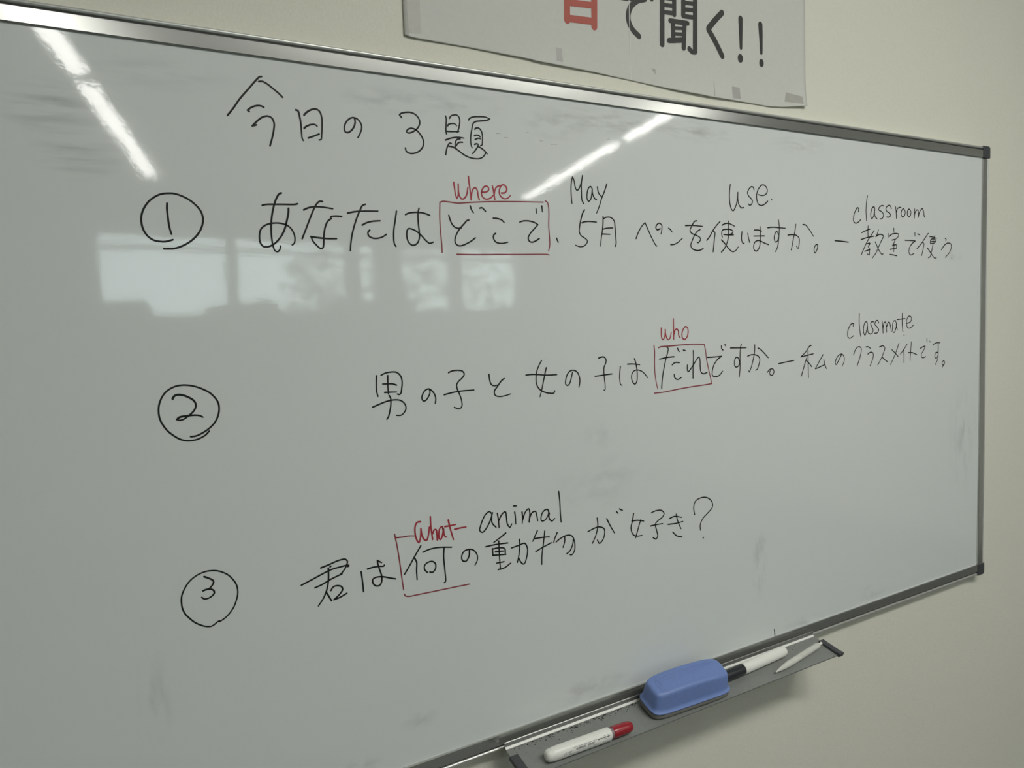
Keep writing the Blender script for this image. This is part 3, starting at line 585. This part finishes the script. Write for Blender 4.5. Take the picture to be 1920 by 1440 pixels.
    ('handwritten_character', 'black handwritten character す in the answer of the second sentence', 'k', 19, '-1684,-3791 -1571,-3762 -1439,-3765|-1505,-3771 -1503,-3933 -1517,-4085 -1597,-4199|-1519,-3952 -1600,-3966 -1616,-4041 -1566,-4073 -1508,-4019'),
    ('handwritten_character', 'black handwritten character 。 in the answer of the second sentence', 'k', 19, '-1317,-4135 -1360,-4171 -1349,-4220 -1299,-4213 -1267,-4167 -1301,-4140|-1276,-4196 -1348,-4264'),
    ('number_circle', 'black hand-drawn circle around the figure 3', 'k', 16, '-15309,-6209 -15331,-6217 -15360,-6237 -15393,-6250 -15430,-6246 -15472,-6229 -15513,-6204 -15563,-6164 -15612,-6105 -15650,-6049 -15673,-5980 -15677,-5903 -15669,-5841 -15641,-5778 -15595,-5712 -15539,-5666 -15474,-5636 -15409,-5623 -15356,-5625 -15302,-5636 -15239,-5667 -15182,-5711 -15134,-5775 -15105,-5835 -15094,-5898 -15098,-5957 -15121,-6030 -15153,-6095 -15201,-6153 -15253,-6194 -15309,-6220'),
    ('handwritten_number', 'black handwritten figure 3 inside its circle', 'k', 18, '-15431,-5677 -15393,-5700 -15357,-5725 -15340,-5746 -15344,-5775 -15368,-5805 -15390,-5821 -15412,-5828 -15453,-5834/-15453,-5834 -15423,-5826 -15380,-5829 -15349,-5848 -15338,-5874 -15350,-5898 -15381,-5920 -15419,-5930 -15451,-5924 -15471,-5902'),
    ('handwritten_character', 'black handwritten character 君 in the third sentence', 'k', 19, '-14148,-5840 -14056,-5822 -13928,-5792 -13847,-5794 -13823,-5822 -13834,-5867 -13866,-5919 -13915,-5965|-14387,-6000 -14280,-5966 -14142,-5920 -14026,-5886 -13910,-5875 -13816,-5873 -13805,-5884 -13823,-5890|-14232,-6065 -14150,-6046 -14033,-6001 -13898,-5965|-14059,-5862 -14060,-5925 -14069,-6028 -14095,-6127 -14137,-6211 -14204,-6294|-14037,-5849 -14027,-5844|-14104,-6143 -14074,-6202 -14043,-6267|-14044,-6141 -14016,-6104 -13969,-6096 -13913,-6120 -13901,-6158 -13941,-6208 -14014,-6260/-14014,-6260 -13944,-6248 -13854,-6216'),
    ('handwritten_character', 'black handwritten character は in the third sentence', 'k', 19, '-13660,-5987 -13651,-6094 -13644,-6241|-13578,-5970 -13499,-5962 -13414,-5970 -13365,-5976 -13362,-5962|-13446,-5891 -13444,-5921 -13427,-5997 -13402,-6098 -13407,-6170 -13439,-6209 -13488,-6201 -13519,-6158 -13516,-6111 -13470,-6096 -13385,-6108 -13312,-6136 -13224,-6169|-13446,-5891 -13393,-5926'),
    ('handwritten_character', 'black handwritten character 何 in the third sentence', 'k', 19, '-12861,-5810 -12945,-5923 -13029,-6041 -13102,-6137|-12954,-5958 -12931,-6012 -12937,-6122 -12936,-6239|-12838,-5901 -12747,-5881 -12615,-5881 -12434,-5911|-12542,-5901 -12553,-6025 -12544,-6203 -12545,-6354 -12562,-6359|-12789,-6177 -12826,-6132 -12823,-6077 -12769,-6044 -12704,-6051 -12672,-6089 -12676,-6151 -12717,-6190 -12756,-6178'),
    ('red_box_outline', 'red hand-drawn bracket around the question word of the third sentence', 'd', 16, '-13205,-5602 -13179,-5768 -13154,-6004 -13135,-6228 -13124,-6335|-13191,-5647 -13109,-5654 -13021,-5655 -12932,-5670|-13114,-6392 -13107,-6415 -13056,-6433 -12921,-6438 -12697,-6445 -12455,-6450 -12199,-6458'),
    ('handwritten_word', 'red handwritten word what', 'r', 21, '-12852,-5501 -12897,-5502 -12925,-5546 -12932,-5631 -12915,-5720 -12885,-5768 -12862,-5705 -12850,-5590/-12850,-5590 -12841,-5672 -12812,-5738 -12780,-5757 -12750,-5688 -12732,-5592|-12712,-5460 -12712,-5583 -12704,-5672 -12695,-5760/-12691,-5686 -12669,-5640 -12642,-5639 -12632,-5697 -12630,-5778|-12543,-5663 -12554,-5617 -12582,-5625 -12605,-5689 -12602,-5765 -12583,-5781 -12553,-5723 -12536,-5651/-12537,-5676 -12527,-5741 -12501,-5764|-12463,-5545 -12442,-5656 -12402,-5814|-12515,-5624 -12440,-5624 -12361,-5622|-12378,-5682 -12306,-5679 -12213,-5681'),
    ('handwritten_character', 'black handwritten character の in the third sentence', 'k', 19, '-12179,-6002 -12187,-6078 -12235,-6138 -12283,-6123 -12296,-6066 -12257,-6001 -12188,-5988 -12120,-6010 -12068,-6083 -12067,-6156 -12106,-6221'),
    ('handwritten_word', 'black handwritten word animal', 'k', 19, '-11827,-5562 -11856,-5533 -11918,-5565 -11995,-5697 -12012,-5766 -11970,-5796 -11896,-5732 -11830,-5616 -11810,-5555/-11822,-5581 -11823,-5690 -11765,-5764|-11736,-5577 -11724,-5671 -11718,-5776/-11724,-5689 -11664,-5598 -11612,-5575 -11599,-5655 -11588,-5749 -11549,-5802 -11520,-5761|-11466,-5603 -11459,-5678 -11457,-5772|-11479,-5517 -11435,-5524|-11350,-5622 -11343,-5698 -11353,-5777/-11345,-5735 -11297,-5630 -11242,-5593 -11227,-5642 -11243,-5780/-11237,-5734 -11190,-5657 -11136,-5648 -11116,-5707 -11102,-5786|-10907,-5723 -10938,-5651 -11005,-5669 -11045,-5738 -11043,-5796 -10988,-5799 -10930,-5738 -10917,-5683/-10918,-5712 -10910,-5790 -10867,-5831 -10821,-5801|-10738,-5428 -10726,-5570 -10723,-5725 -10715,-5871'),
    ('handwritten_character', 'black handwritten character 動 in the third sentence', 'k', 19, '-11619,-5868 -11689,-5907 -11811,-5967|-11933,-6000 -11796,-5998 -11594,-6012|-11835,-6046 -11828,-6139|-11830,-6052 -11737,-6052 -11645,-6082 -11638,-6158|-11791,-6097 -11657,-6111|-11834,-6138 -11628,-6165|-11733,-5960 -11731,-6149 -11724,-6354|-11778,-6256 -11664,-6259|-11761,-6350 -11668,-6347 -11561,-6300|-11541,-6092 -11424,-6077 -11327,-6067 -11287,-6141 -11304,-6270 -11350,-6355 -11392,-6328 -11432,-6254|-11409,-5995 -11407,-6080 -11425,-6208 -11455,-6312'),
    ('handwritten_character', 'black handwritten character 物 in the third sentence', 'k', 19, '-11115,-5926 -11162,-6003 -11197,-6063|-11163,-6031 -11031,-6036 -10921,-6047|-11153,-6217 -11037,-6178 -10891,-6139|-10995,-5951 -11018,-6096 -11053,-6281 -11063,-6417|-10789,-6013 -10833,-6092 -10853,-6146|-10812,-6144 -10743,-6108 -10627,-6080 -10536,-6107 -10494,-6213 -10503,-6329 -10547,-6379 -10581,-6373|-10662,-6094 -10665,-6161 -10696,-6243|-10514,-6140 -10529,-6226 -10579,-6314 -10638,-6348'),
    ('handwritten_character', 'black handwritten character が in the third sentence', 'k', 19, '-10258,-6094 -10157,-6066 -10060,-6057 -9964,-6100 -9955,-6172 -9995,-6265 -10057,-6304 -10091,-6247|-10084,-5919 -10076,-6030 -10112,-6164 -10182,-6281|-9910,-5959 -9853,-6069 -9775,-6198|-9727,-5882 -9698,-5913|-9671,-5851 -9614,-5881'),
    ('handwritten_character', 'black handwritten character 好 in the third sentence', 'k', 19, '-9404,-5966 -9433,-6080 -9462,-6178 -9432,-6276 -9369,-6318 -9252,-6329|-9443,-6075 -9335,-6081 -9211,-6114|-9270,-6083 -9313,-6184 -9377,-6344|-9058,-6009 -8965,-5993 -8858,-6006 -8805,-6061 -8834,-6109 -8929,-6156 -8984,-6199 -8961,-6308 -8944,-6395 -8978,-6436 -9036,-6404|-9078,-6214 -8971,-6212 -8837,-6218'),
    ('handwritten_character', 'black handwritten character き in the third sentence', 'k', 19, '-8691,-6160 -8589,-6144 -8445,-6185|-8729,-6249 -8564,-6261 -8419,-6254|-8555,-6113 -8535,-6212 -8464,-6364|-8637,-6387 -8556,-6461 -8445,-6499'),
    ('handwritten_question_mark', 'black handwritten question mark ending the third sentence', 'k', 19, '-8168,-6188 -8188,-6076 -8149,-5974 -8018,-5934 -7873,-5963 -7781,-6054 -7783,-6131 -7879,-6203 -7997,-6282 -8052,-6371 -8051,-6459|-7999,-6602 -7984,-6591'),
    ('ink_tick', 'short black ink tick above the bottom frame', 'k', 20, '-6360,-8527 -6353,-8577 -6347,-8641'),
]
COLS = {'k': M_ink, 'r': M_red, 'd': M_dred}
random.seed(4)
for name, label, c, w, strokes in INK:
    bm = bmesh.new()
    for i, st in enumerate(parse(strokes)):
        ribbon(bm, st, w * 1.08e-4, w * 1.08e-4, -0.00012 - 0.000006 * i, taper=random.uniform(-0.1, 0.35))
    front(bm)
    o = link(name, bm, COLS[c], wbd, normals=False)
    o['label'] = label
# flecks of old ink left on the surface
bm = bmesh.new()
for x, z, w in ((-1.1485, -0.0555, 60), (-1.1040, -0.0500, 45), (-1.0820, -0.0590, 55), (-1.0620, -0.0620, 90), (-0.9680, -0.0470, 45), (-1.137, -0.0595, 70)):
    ribbon(bm, [(x - w * 5e-5, z), (x, z + 0.0006), (x + w * 5e-5, z + 0.0002)], 0.0009, 0.0005, -0.0001)
front(bm)
o = link('ink_fleck', bm, mat('faded_ink', (0.38, 0.40, 0.38), 0.5), wbd, normals=False)
o['label'] = 'faded grey flecks of wiped ink'; o['kind'] = 'stuff'

# ------------------------------------------------------------------ poster on the wall above the board
PY = 0.0142
pz0, px0, px1, pz1 = 0.050, -1.268, -0.529, 0.350
def sheet_y(x, z):
    e = max(0.0, 1 - (z - 0.045) / 0.05)
    c = max(0.0, 1 - math.hypot(x - px1, z - pz0) / 0.05)
    return PY - 0.0026 * e * e * (0.5 + 0.5 * math.sin(x * 23 + 0.6)) - 0.002 * c - 0.0004 * math.sin(x * 9)
def bottom_edge(x):
    P = [(-1.268, 0.0562), (-1.258, 0.0545), (-1.18, 0.0545), (-1.0856, 0.0520), (-1.08, 0.0510), (-1.03, 0.0500), (-0.974, 0.0489), (-0.915, 0.0465), (-0.83, 0.0425), (-0.746, 0.0405), (-0.68, 0.0410), (-0.62, 0.0405), (-0.585, 0.0430), (-0.555, 0.0470), (-0.529, 0.0500)]
    for (a, za), (b, zb) in zip(P, P[1:]):
        if a <= x <= b: return za + (zb - za) * (x - a) / (b - a)
    return P[-1][1]
poster = empty('poster', ((px0 + px1) / 2, WALL_Y, pz0), 'white paper poster with red and black printed Japanese lettering taped above the whiteboard', 'poster')
bm = bmesh.new()
NX, NZ = 90, 26
grid = []
for j in range(NZ + 1):
    row = []
    for i in range(NX + 1):
        x = px0 + (px1 - px0) * i / NX
        t = (j / NZ) ** 1.6
        z = bottom_edge(x) + (pz1 - bottom_edge(x)) * t
        row.append(bm.verts.new((x, sheet_y(x, z), z)))
    grid.append(row)
for j in range(NZ):
    for i in range(NX):
        bm.faces.new((grid[j][i], grid[j][i+1], grid[j+1][i+1], grid[j+1][i]))
front(bm)
def local(o):
    """re-express a child built in world coordinates under its parent"""
    o.matrix_parent_inverse = o.parent.matrix_world.inverted() if False else Matrix.Translation(-Vector(o.parent.location))
    return o
o = link('paper_sheet', bm, M_paper, poster, smooth=True, normals=False); local(o)
md = o.modifiers.new('thickness', 'SOLIDIFY'); md.thickness = 0.0002; md.offset = -1
for name, label, c, strokes in [
    ('poster_letter', 'red printed letter', 'red', [('-10213,1763 -10238,1137', 100, 100), ('-9748,1824 -9771,1124', 104, 104), ('-10202,1743 -9761,1793', 96, 96), ('-10209,1570 -9768,1612', 91, 91), ('-10205,1381 -9787,1414', 91, 91), ('-10213,1166 -9783,1194', 100, 100)]),
    ('poster_letter', 'black printed letter', 'black', [('-9646,1596 -9347,1612 -9065,1636 -8829,1670', 83, 83), ('-8829,1670 -8988,1611 -9109,1498 -9152,1363 -9129,1269 -9067,1190 -8957,1119', 87, 87), ('-8719,1793 -8695,1690', 70, 70), ('-8583,1837 -8532,1747', 70, 70)]),
    ('poster_letter', 'black printed letter', 'black', [('-8489,1814 -8510,1070', 91, 91), ('-8249,1841 -8257,1546', 83, 83), ('-8469,1545 -8256,1560', 65, 65), ('-8466,1650 -8253,1666', 61, 61), ('-8463,1751 -8251,1772', 61, 61), ('-8462,1815 -8249,1841', 61, 61), ('-8066,1850 -8074,1558', 83, 83), ('-8066,1845 -7829,1867', 61, 61), ('-8069,1751 -7831,1772', 61, 61), ('-8071,1652 -7848,1674', 61, 61), ('-8074,1550 -7851,1566', 65, 65), ('-7823,1868 -7843,1056', 91, 91), ('-7843,1049 -7907,1047 -7963,1084', 78, 78), ('-8343,1440 -7988,1457', 74, 74), ('-8285,1425 -8284,1160', 83, 83), ('-8051,1446 -8078,1078', 83, 83), ('-8268,1344 -8070,1369', 52, 52), ('-8270,1258 -8073,1281', 52, 52), ('-8373,1145 -8075,1196', 78, 78)]),
    ('poster_letter', 'black printed letter', 'black', [('-7255,1736 -7393,1612 -7552,1453', 96, 96), ('-7552,1434 -7401,1261 -7262,1072', 96, 96)]),
    ('poster_letter', 'black printed exclamation mark', 'black', [('-6844,1712 -6844,1572 -6843,1257', 100, 59), ('-6859,1105 -6859,1079', 113, 113)]),
    ('poster_letter', 'black printed exclamation mark', 'black', [('-6390,1694 -6382,1556 -6374,1244', 100, 59), ('-6373,1097 -6374,1071', 104, 104)]),
]:
    bm = bmesh.new()
    for i, (s, w0, w1) in enumerate(strokes):
        for pts in parse(s):
            ribbon(bm, pts, w0 * 1e-4, w1 * 1e-4, -0.00025 - 0.000012 * i, step=0.003)
    for v in bm.verts: v.co.y += sheet_y(v.co.x, v.co.z)
    front(bm)
    o = local(link(name, bm, M_pred if c == 'red' else M_pblack, poster, normals=False))
    o['label'] = label
def quad(name, pts, m, dy):
    bm = bmesh.new()
    n = 8
    (a, b, c, d) = [Vector(p) for p in pts]
    g = [[bm.verts.new((lambda q: (q.x, sheet_y(q.x, q.y) - dy, q.y))(a.lerp(b, i / n).lerp(d.lerp(c, i / n), j / n))) for i in range(n + 1)] for j in range(n + 1)]
    for j in range(n):
        for i in range(n): bm.faces.new((g[j][i], g[j][i+1], g[j+1][i+1], g[j+1][i]))
    front(bm)
    o = local(link(name, bm, m, poster, normals=False))
    md = o.modifiers.new('thickness', 'SOLIDIFY'); md.thickness = 0.00008; md.offset = -1
    return o
T = 'strip of aged clear tape'
for pts, m in (([(-1.2640, 0.19), (-1.2455, 0.19), (-1.2455, 0.0612), (-1.2630, 0.0595)], M_tape),
               ([(-1.0435, 0.0740), (-1.0345, 0.0738), (-1.0342, 0.0555), (-1.0439, 0.0558)], M_tape2),
               ([(-0.8734, 0.0690), (-0.8651, 0.0685), (-0.8652, 0.0606), (-0.8690, 0.0650)], M_tape2),
               ([(-0.7057, 0.0628), (-0.6889, 0.0624), (-0.6868, 0.0449), (-0.7049, 0.0445)], M_tape2),
               ([(-0.5790, 0.0680), (-0.5395, 0.0650), (-0.5383, 0.0527), (-0.5827, 0.0525)], M_tape)):
    tag(quad('tape', pts, m, 0.0003), T)
for x, z0, z1 in ((-0.9135, 0.047, 0.349), (-0.7465, 0.042, 0.066)):
    tag(quad('paper_seam', [(x, z1), (x + 0.0009, z1), (x + 0.0009, z0), (x, z0)], M_tape2 if z1 < 0.1 else M_seam, 0.00045), 'thin joint line between two sheets')

# ------------------------------------------------------------------ pen tray
TH = math.radians(13.5)
TX0, TX1 = -1.183, -0.549
OY, OZ = -0.010, -0.8815
TILT = Matrix.Rotation(TH, 4, 'X')
tray = empty('pen_tray', ((TX0 + TX1) / 2, OY, OZ), 'narrow grey metal pen tray clipped under the bottom right of the whiteboard', 'tray')
def tray_obj(name, bm, m, **k):
    o = link(name, bm, m, tray, **k); local(o); return o
def tp(v, w):
    """(outward, up from the floor) on the tray -> world y, z"""
    return (OY - v * math.cos(TH) - w * math.sin(TH), OZ - v * math.sin(TH) + w * math.cos(TH))
DEP = 0.0585
bm = bmesh.new()
extrude_yz(bm, [tp(0.0, 0), tp(DEP - 0.0015, 0), tp(DEP - 0.001, 0.0006), tp(DEP, 0.0006), tp(DEP, -0.0016), tp(0.0, -0.0016)], TX0, TX1)
tray_obj('tray_floor', bm, M_tray)
bm = bmesh.new()
extrude_yz(bm, [(OY, OZ + 0.0075), (OY - 0.0009, OZ + 0.0080), (OY - 0.0016, OZ + 0.0072), (OY - 0.0016, OZ - 0.0018), (OY + 0.0002, OZ - 0.0018)], TX0, TX1)
tray_obj('back_flange', bm, M_alu_flange)
bm = bmesh.new()
extrude_yz(bm, [(OY - 0.0015, OZ + 0.0018), (OY - 0.0024, OZ + 0.0018), tp(0.0042, 0.0008), tp(0.0042, 0.0001), (OY - 0.0015, OZ - 0.0008)], TX0, TX1 - 0.001)
tag(tray_obj('highlight_strip', bm, M_lip_highlight), 'strip along the back of the tray, painted white for the reflected ceiling lights')
for x0, x1 in ((TX0 - 0.0035, TX0 + 0.0095), (TX1 - 0.008, TX1 + 0.0035)):
    bm = bmesh.new()
    extrude_yz(bm, [tp(0.0190, -0.0022), tp(0.0190, 0.0030), tp(0.0200, 0.0042), tp(DEP - 0.004, 0.0042), tp(DEP, 0.0052), tp(DEP + 0.0035, 0.0052), tp(DEP + 0.0042, 0.0030), tp(DEP + 0.0030, -0.0022)], x0, x1)
    o = bevel(tray_obj('end_cap', bm, M_cap), 0.0008, 2); tag(o, 'dark plastic end cap')

def on_tray(name, x, v, w, label, cat, turn=0.0):
    y, z = tp(v, w)
    o = empty(name, (x, y, z), label, cat)
    o.rotation_mode = 'QUATERNION'
    o.rotation_quaternion = (TILT @ Matrix.Rotation(turn, 4, 'Z')).to_quaternion()
    return o

# dust along the strip
bm = bmesh.new()
random.seed(9)
for k in range(240):
    x = random.choice((random.uniform(TX0 + 0.01, -0.957), random.uniform(-0.80, -0.56) if k % 6 == 0 else random.uniform(TX0 + 0.03, -0.96)))
    v = 0.0052 + abs(random.gauss(0, 0.0030)) if k % 9 else random.uniform(0.006, 0.02)
    s = random.uniform(0.0002, 0.0008) if k % 11 else random.uniform(0.0008, 0.0012)
    y, z = tp(v, 0.0001)
    m4 = Matrix.Translation((x, y, z)) @ TILT @ Matrix.Diagonal((s * random.uniform(1, 2.2), s, s * 0.6, 1))
    bmesh.ops.create_icosphere(bm, subdivisions=1, radius=1.0, matrix=m4)
d = tag(link('ink_dust', bm, M_dust), 'black crumbs of wiped ink scattered along the painted highlight strip of the pen tray', 'dust')
d['kind'] = 'stuff'

# ------------------------------------------------------------------ blue eraser
EL, EW = 0.151, 0.0505
er = on_tray('whiteboard_eraser', -0.8815, 0.0040, 0.0050, 'blue plastic whiteboard eraser with ridged top standing on the pen tray', 'eraser')
er.rotation_quaternion = (Matrix.Rotation(TH + math.radians(5), 4, 'X') @ Matrix.Rotation(math.radians(-2.0), 4, 'Z')).to_quaternion()
CY = -EW / 2 - 0.0005
def outline(inset, w, n=120):
    """plan of the eraser: bowed ends, rounded corners, front face leaning back"""
    a, b, e = EL / 2 - inset, EW / 2 - inset, 6.5
    pts = []
    for k in range(n):
        t = 2 * math.pi * k / n
        c, s = math.cos(t), math.sin(t)
        x = a * math.copysign(abs(c) ** (2 / e), c); y = b * math.copysign(abs(s) ** (2 / e), s)
        x *= 1 + 0.035 * (1 - (y / b) ** 2) - 0.012
        pts.append((x, y + CY + 0.0040 * max(0.0, w - 0.008) / 0.028))
    return pts
def top_w(x, y):
    q = (y - CY) / (EW / 2)
    return 0.0368 + 0.0055 * (1 - min(1.0, (x / (EL / 2)) ** 2)) + 0.0024 * q
def loft(name, levels, m, cap=True):
    bm = bmesh.new(); rings = []
    for inset, w, rel in levels:
        rings.append([bm.verts.new((x, y, top_w(x, y) - rel if rel is not None else w)) for x, y in outline(inset, w)])
    for P, Q in zip(rings, rings[1:]):
        n = len(P)
        for i in range(n): bm.faces.new((P[i], P[(i+1) % n], Q[(i+1) % n], Q[i]))
    bm.faces.new(rings[0])
    if cap:
        prev = rings[-1]
        mx = sum(v.co.x for v in prev) / len(prev); my = sum(v.co.y for v in prev) / len(prev)
        for k in range(1, 8):
            f = 1 - k / 8
            R_ = []
            for v in rings[-1]:
                x, y = mx + (v.co.x - mx) * f, my + (v.co.y - my) * f
                R_.append(bm.verts.new((x, y, top_w(x, y))))
            n = len(prev)
            for i in range(n): bm.faces.new((prev[i], prev[(i+1) % n], R_[(i+1) % n], R_[i]))
            prev = R_
        bm.faces.new(prev)
    else: bm.faces.new(rings[-1])
    return link(name, bm, m, er, smooth=True)
N_ = None
tag(loft('felt_pad', [(0.0016, 0.0002, N_), (0.0008, 0.0020, N_), (0.0010, 0.0094, N_)], M_felt, cap=False), 'grey felt pad')
loft('plastic_body', [(0.0010, 0.0090, N_), (0.0002, 0.0094, N_), (0.0, 0.0102, N_), (0.0006, 0.0112, N_), (0.0026, 0.0118, N_), (0.0032, 0.0170, N_), (0.0042, 0.0240, N_),
    (0.0053, 0.0310, 0.0055), (0.0060, 0.0330, 0.0028), (0.0070, 0.0340, 0.0013), (0.0084, 0.0345, 0.0004), (0.0105, 0.0350, 0.0)], M_blue)
bm = bmesh.new()
def rib(bm, pts, r):
    prev = None
    n = len(pts)
    for i, p in enumerate(pts):
        p = Vector(p); t = (Vector(pts[min(n-1, i+1)]) - Vector(pts[max(0, i-1)])).normalized()
        s = Vector((0, 0, 1)).cross(t).normalized()
        ring = [bm.verts.new(p + s * r * math.cos(a) + Vector((0, 0, 1)) * r * 0.7 * math.sin(a)) for a in (0, 0.785, 1.571, 2.356, 3.1416)]
        if prev:
            for k in range(4): bm.faces.new((prev[k], prev[k+1], ring[k+1], ring[k]))
        prev = ring
def topline(y, x0, x1):
    xs_ = [x0 + (x1 - x0) * i / 30 for i in range(31)]
    return [(x, y + 0.0015 * (1 - (x / (EL/2)) ** 2), top_w(x, y) + 0.0001) for x in xs_]
edge = [(-0.0580, y, top_w(-0.0580, y) - 0.0002) for y in (-0.036, -0.030, -0.022, -0.016)] + [(-0.0565, -0.0130, top_w(-0.0565, -0.0130) - 0.0001)]
rib(bm, edge + topline(-0.0115, -0.0545, 0.0580), 0.0011)
for k in range(6):
    rib(bm, topline(-0.0140 - 0.0021 * k, -0.0545, 0.050 - 0.008 * k), 0.0008)
link('grip_ridges', bm, M_blue, er, smooth=True)

# ------------------------------------------------------------------ markers
def part(name, prof, m, parent, off, seg=40, label=None):
    bm = bmesh.new(); lathe(bm, prof, seg, off)
    o = link(name, bm, m, parent, smooth=True)
    md = o.modifiers.new('split', 'EDGE_SPLIT'); md.split_angle = math.radians(35)
    if label: o['label'] = label
    return o
# red-capped marker: axis from its tail (x = 0) to the cap
RL = 0.1455
turn = math.atan2(-(0.0487 - 0.0453), 0.1446)
rm = on_tray('whiteboard_marker', -1.1462, 0.0449, 0.0, 'white whiteboard marker with red cap lying at the left end of the pen tray', 'marker')
rm.rotation_quaternion = (TILT @ Matrix.Rotation(turn, 4, 'Z')).to_quaternion()
r = 0.0092
off = (0, 0, r + 0.0002)
part('barrel', [(0.0, 0.0), (0.0003, 0.0040), (0.0015, 0.0062), (0.0045, 0.0080), (0.0085, 0.0086), (0.0088, 0.0083), (0.0092, 0.0087), (0.014, 0.0091), (0.020, r), (0.102, r), (0.1045, 0.0089), (0.1052, 0.0080), (0.106, 0.0074), (0.106, 0.0)], M_white, rm, off)
part('collar', [(0.1055, 0.0), (0.1055, 0.0072), (0.116, 0.0072), (0.1160, 0.0)], M_smoke, rm, off, label='smoky see-through collar')
part('cap', [(0.1100, 0.0073), (0.1105, 0.0080), (0.118, 0.0083), (0.136, 0.0080), (0.1405, 0.0072), (0.1437, 0.0055), (0.1452, 0.0030), (0.1455, 0.0)], M_redcap, rm, off, label='glossy red cap')
# printed label on the barrel: small lines of print and bars
bm = bmesh.new()
def patch(bm, x0, x1, a0, a1, rr):
    """curved patch on the barrel; angles in degrees, 0 = up, positive towards the room"""
    n = 4
    prev = None
    for k in range(n + 1):
        a = math.radians(a0 + (a1 - a0) * k / n)
        y, z = -rr * math.sin(a), rr * math.cos(a) + off[2]
        cur = (bm.verts.new((x0, y, z)), bm.verts.new((x1, y, z)))
        if prev: bm.faces.new((prev[0], prev[1], cur[1], cur[0]))
        prev = cur
random.seed(12)
rr = r + 0.00008
def textline(x0, x1, a, h, dens):
    x = x0
    while x < x1:
        w = random.uniform(0.0004, 0.0011)
        if random.random() < dens: patch(bm, x, x + w, a + random.uniform(0, h * 0.3), a + h * random.uniform(0.6, 1), rr)
        x += w + random.uniform(0.0001, 0.0004)
textline(0.040, 0.078, 48, 5, 0.75)
x = 0.044
while x < 0.074:
    w = random.uniform(0.0003, 0.0010)
    if not 0.0595 < x < 0.062: patch(bm, x, x + w, 58, 76, rr)
    x += w + random.uniform(0.0003, 0.0008)
textline(0.046, 0.080, 80, 4, 0.5)
textline(0.080, 0.1005, 50, 12, 0.9)
textline(0.082, 0.099, 42, 4, 0.6)
textline(0.090, 0.101, 66, 5, 0.6)
textline(0.026, 0.040, 68, 6, 0.6)
textline(0.024, 0.036, 78, 10, 0.7)
textline(0.030, 0.096, 92, 4, 0.35)
o = link('printed_label', bm, M_print, rm, normals=False); o['label'] = 'grey lines of print and a bar code'
# black-capped marker behind the eraser
bk = on_tray('whiteboard_marker', -0.7960, 0.0262, 0.0, 'white whiteboard marker with black cap lying right of the blue eraser', 'marker')
bturn = math.atan2(0.0248 - 0.0193, 0.1067)
bk.rotation_quaternion = (TILT @ Matrix.Rotation(bturn, 4, 'Z')).to_quaternion()
r2 = 0.0090; off2 = (0, 0, r2 + 0.0002)
part('cap', [(0.0, 0.0), (0.0, 0.0062), (0.0008, 0.0070), (0.012, 0.0082), (0.0435, 0.0084), (0.0438, 0.0)], M_black, bk, off2, label='matt black cap')
part('barrel', [(0.0430, 0.0), (0.0430, 0.0072), (0.0440, 0.0078), (0.0448, 0.0085), (0.047, r2), (0.140, r2), (0.1465, 0.0083), (0.1482, 0.0076), (0.1490, 0.0060), (0.1490, 0.0)], M_white, bk, off2)
# thin off-white pen
pt = math.atan2(0.0480 - 0.0270, 0.1372)
pn = on_tray('pen', -0.7020, 0.0492, 0.0, 'thin off-white pen with pointed tip lying at the right end of the pen tray', 'pen')
pn.rotation_quaternion = (TILT @ Matrix.Rotation(pt, 4, 'Z')).to_quaternion()
r3 = 0.0052; off3 = (0, 0, r3 + 0.0001)
part('barrel', [(0.0080, 0.0020), (0.016, 0.0033), (0.026, 0.0041), (0.040, r3), (0.072, r3), (0.0725, 0.0044), (0.073, r3), (0.128, r3), (0.1325, 0.0042), (0.1345, 0.0030), (0.1345, 0.0)], M_offwhite, pn, off3, 24)
part('tip', [(0.0, 0.0), (0.0003, 0.0010), (0.0040, 0.0015), (0.0082, 0.0021), (0.0082, 0.0)], M_offwhite, pn, off3, 20)
part('push_button', [(0.1340, 0.0), (0.1340, 0.0018), (0.1385, 0.0018), (0.1395, 0.0024), (0.1420, 0.0024), (0.1430, 0.0012), (0.1430, 0.0)], M_white, pn, off3, 20)
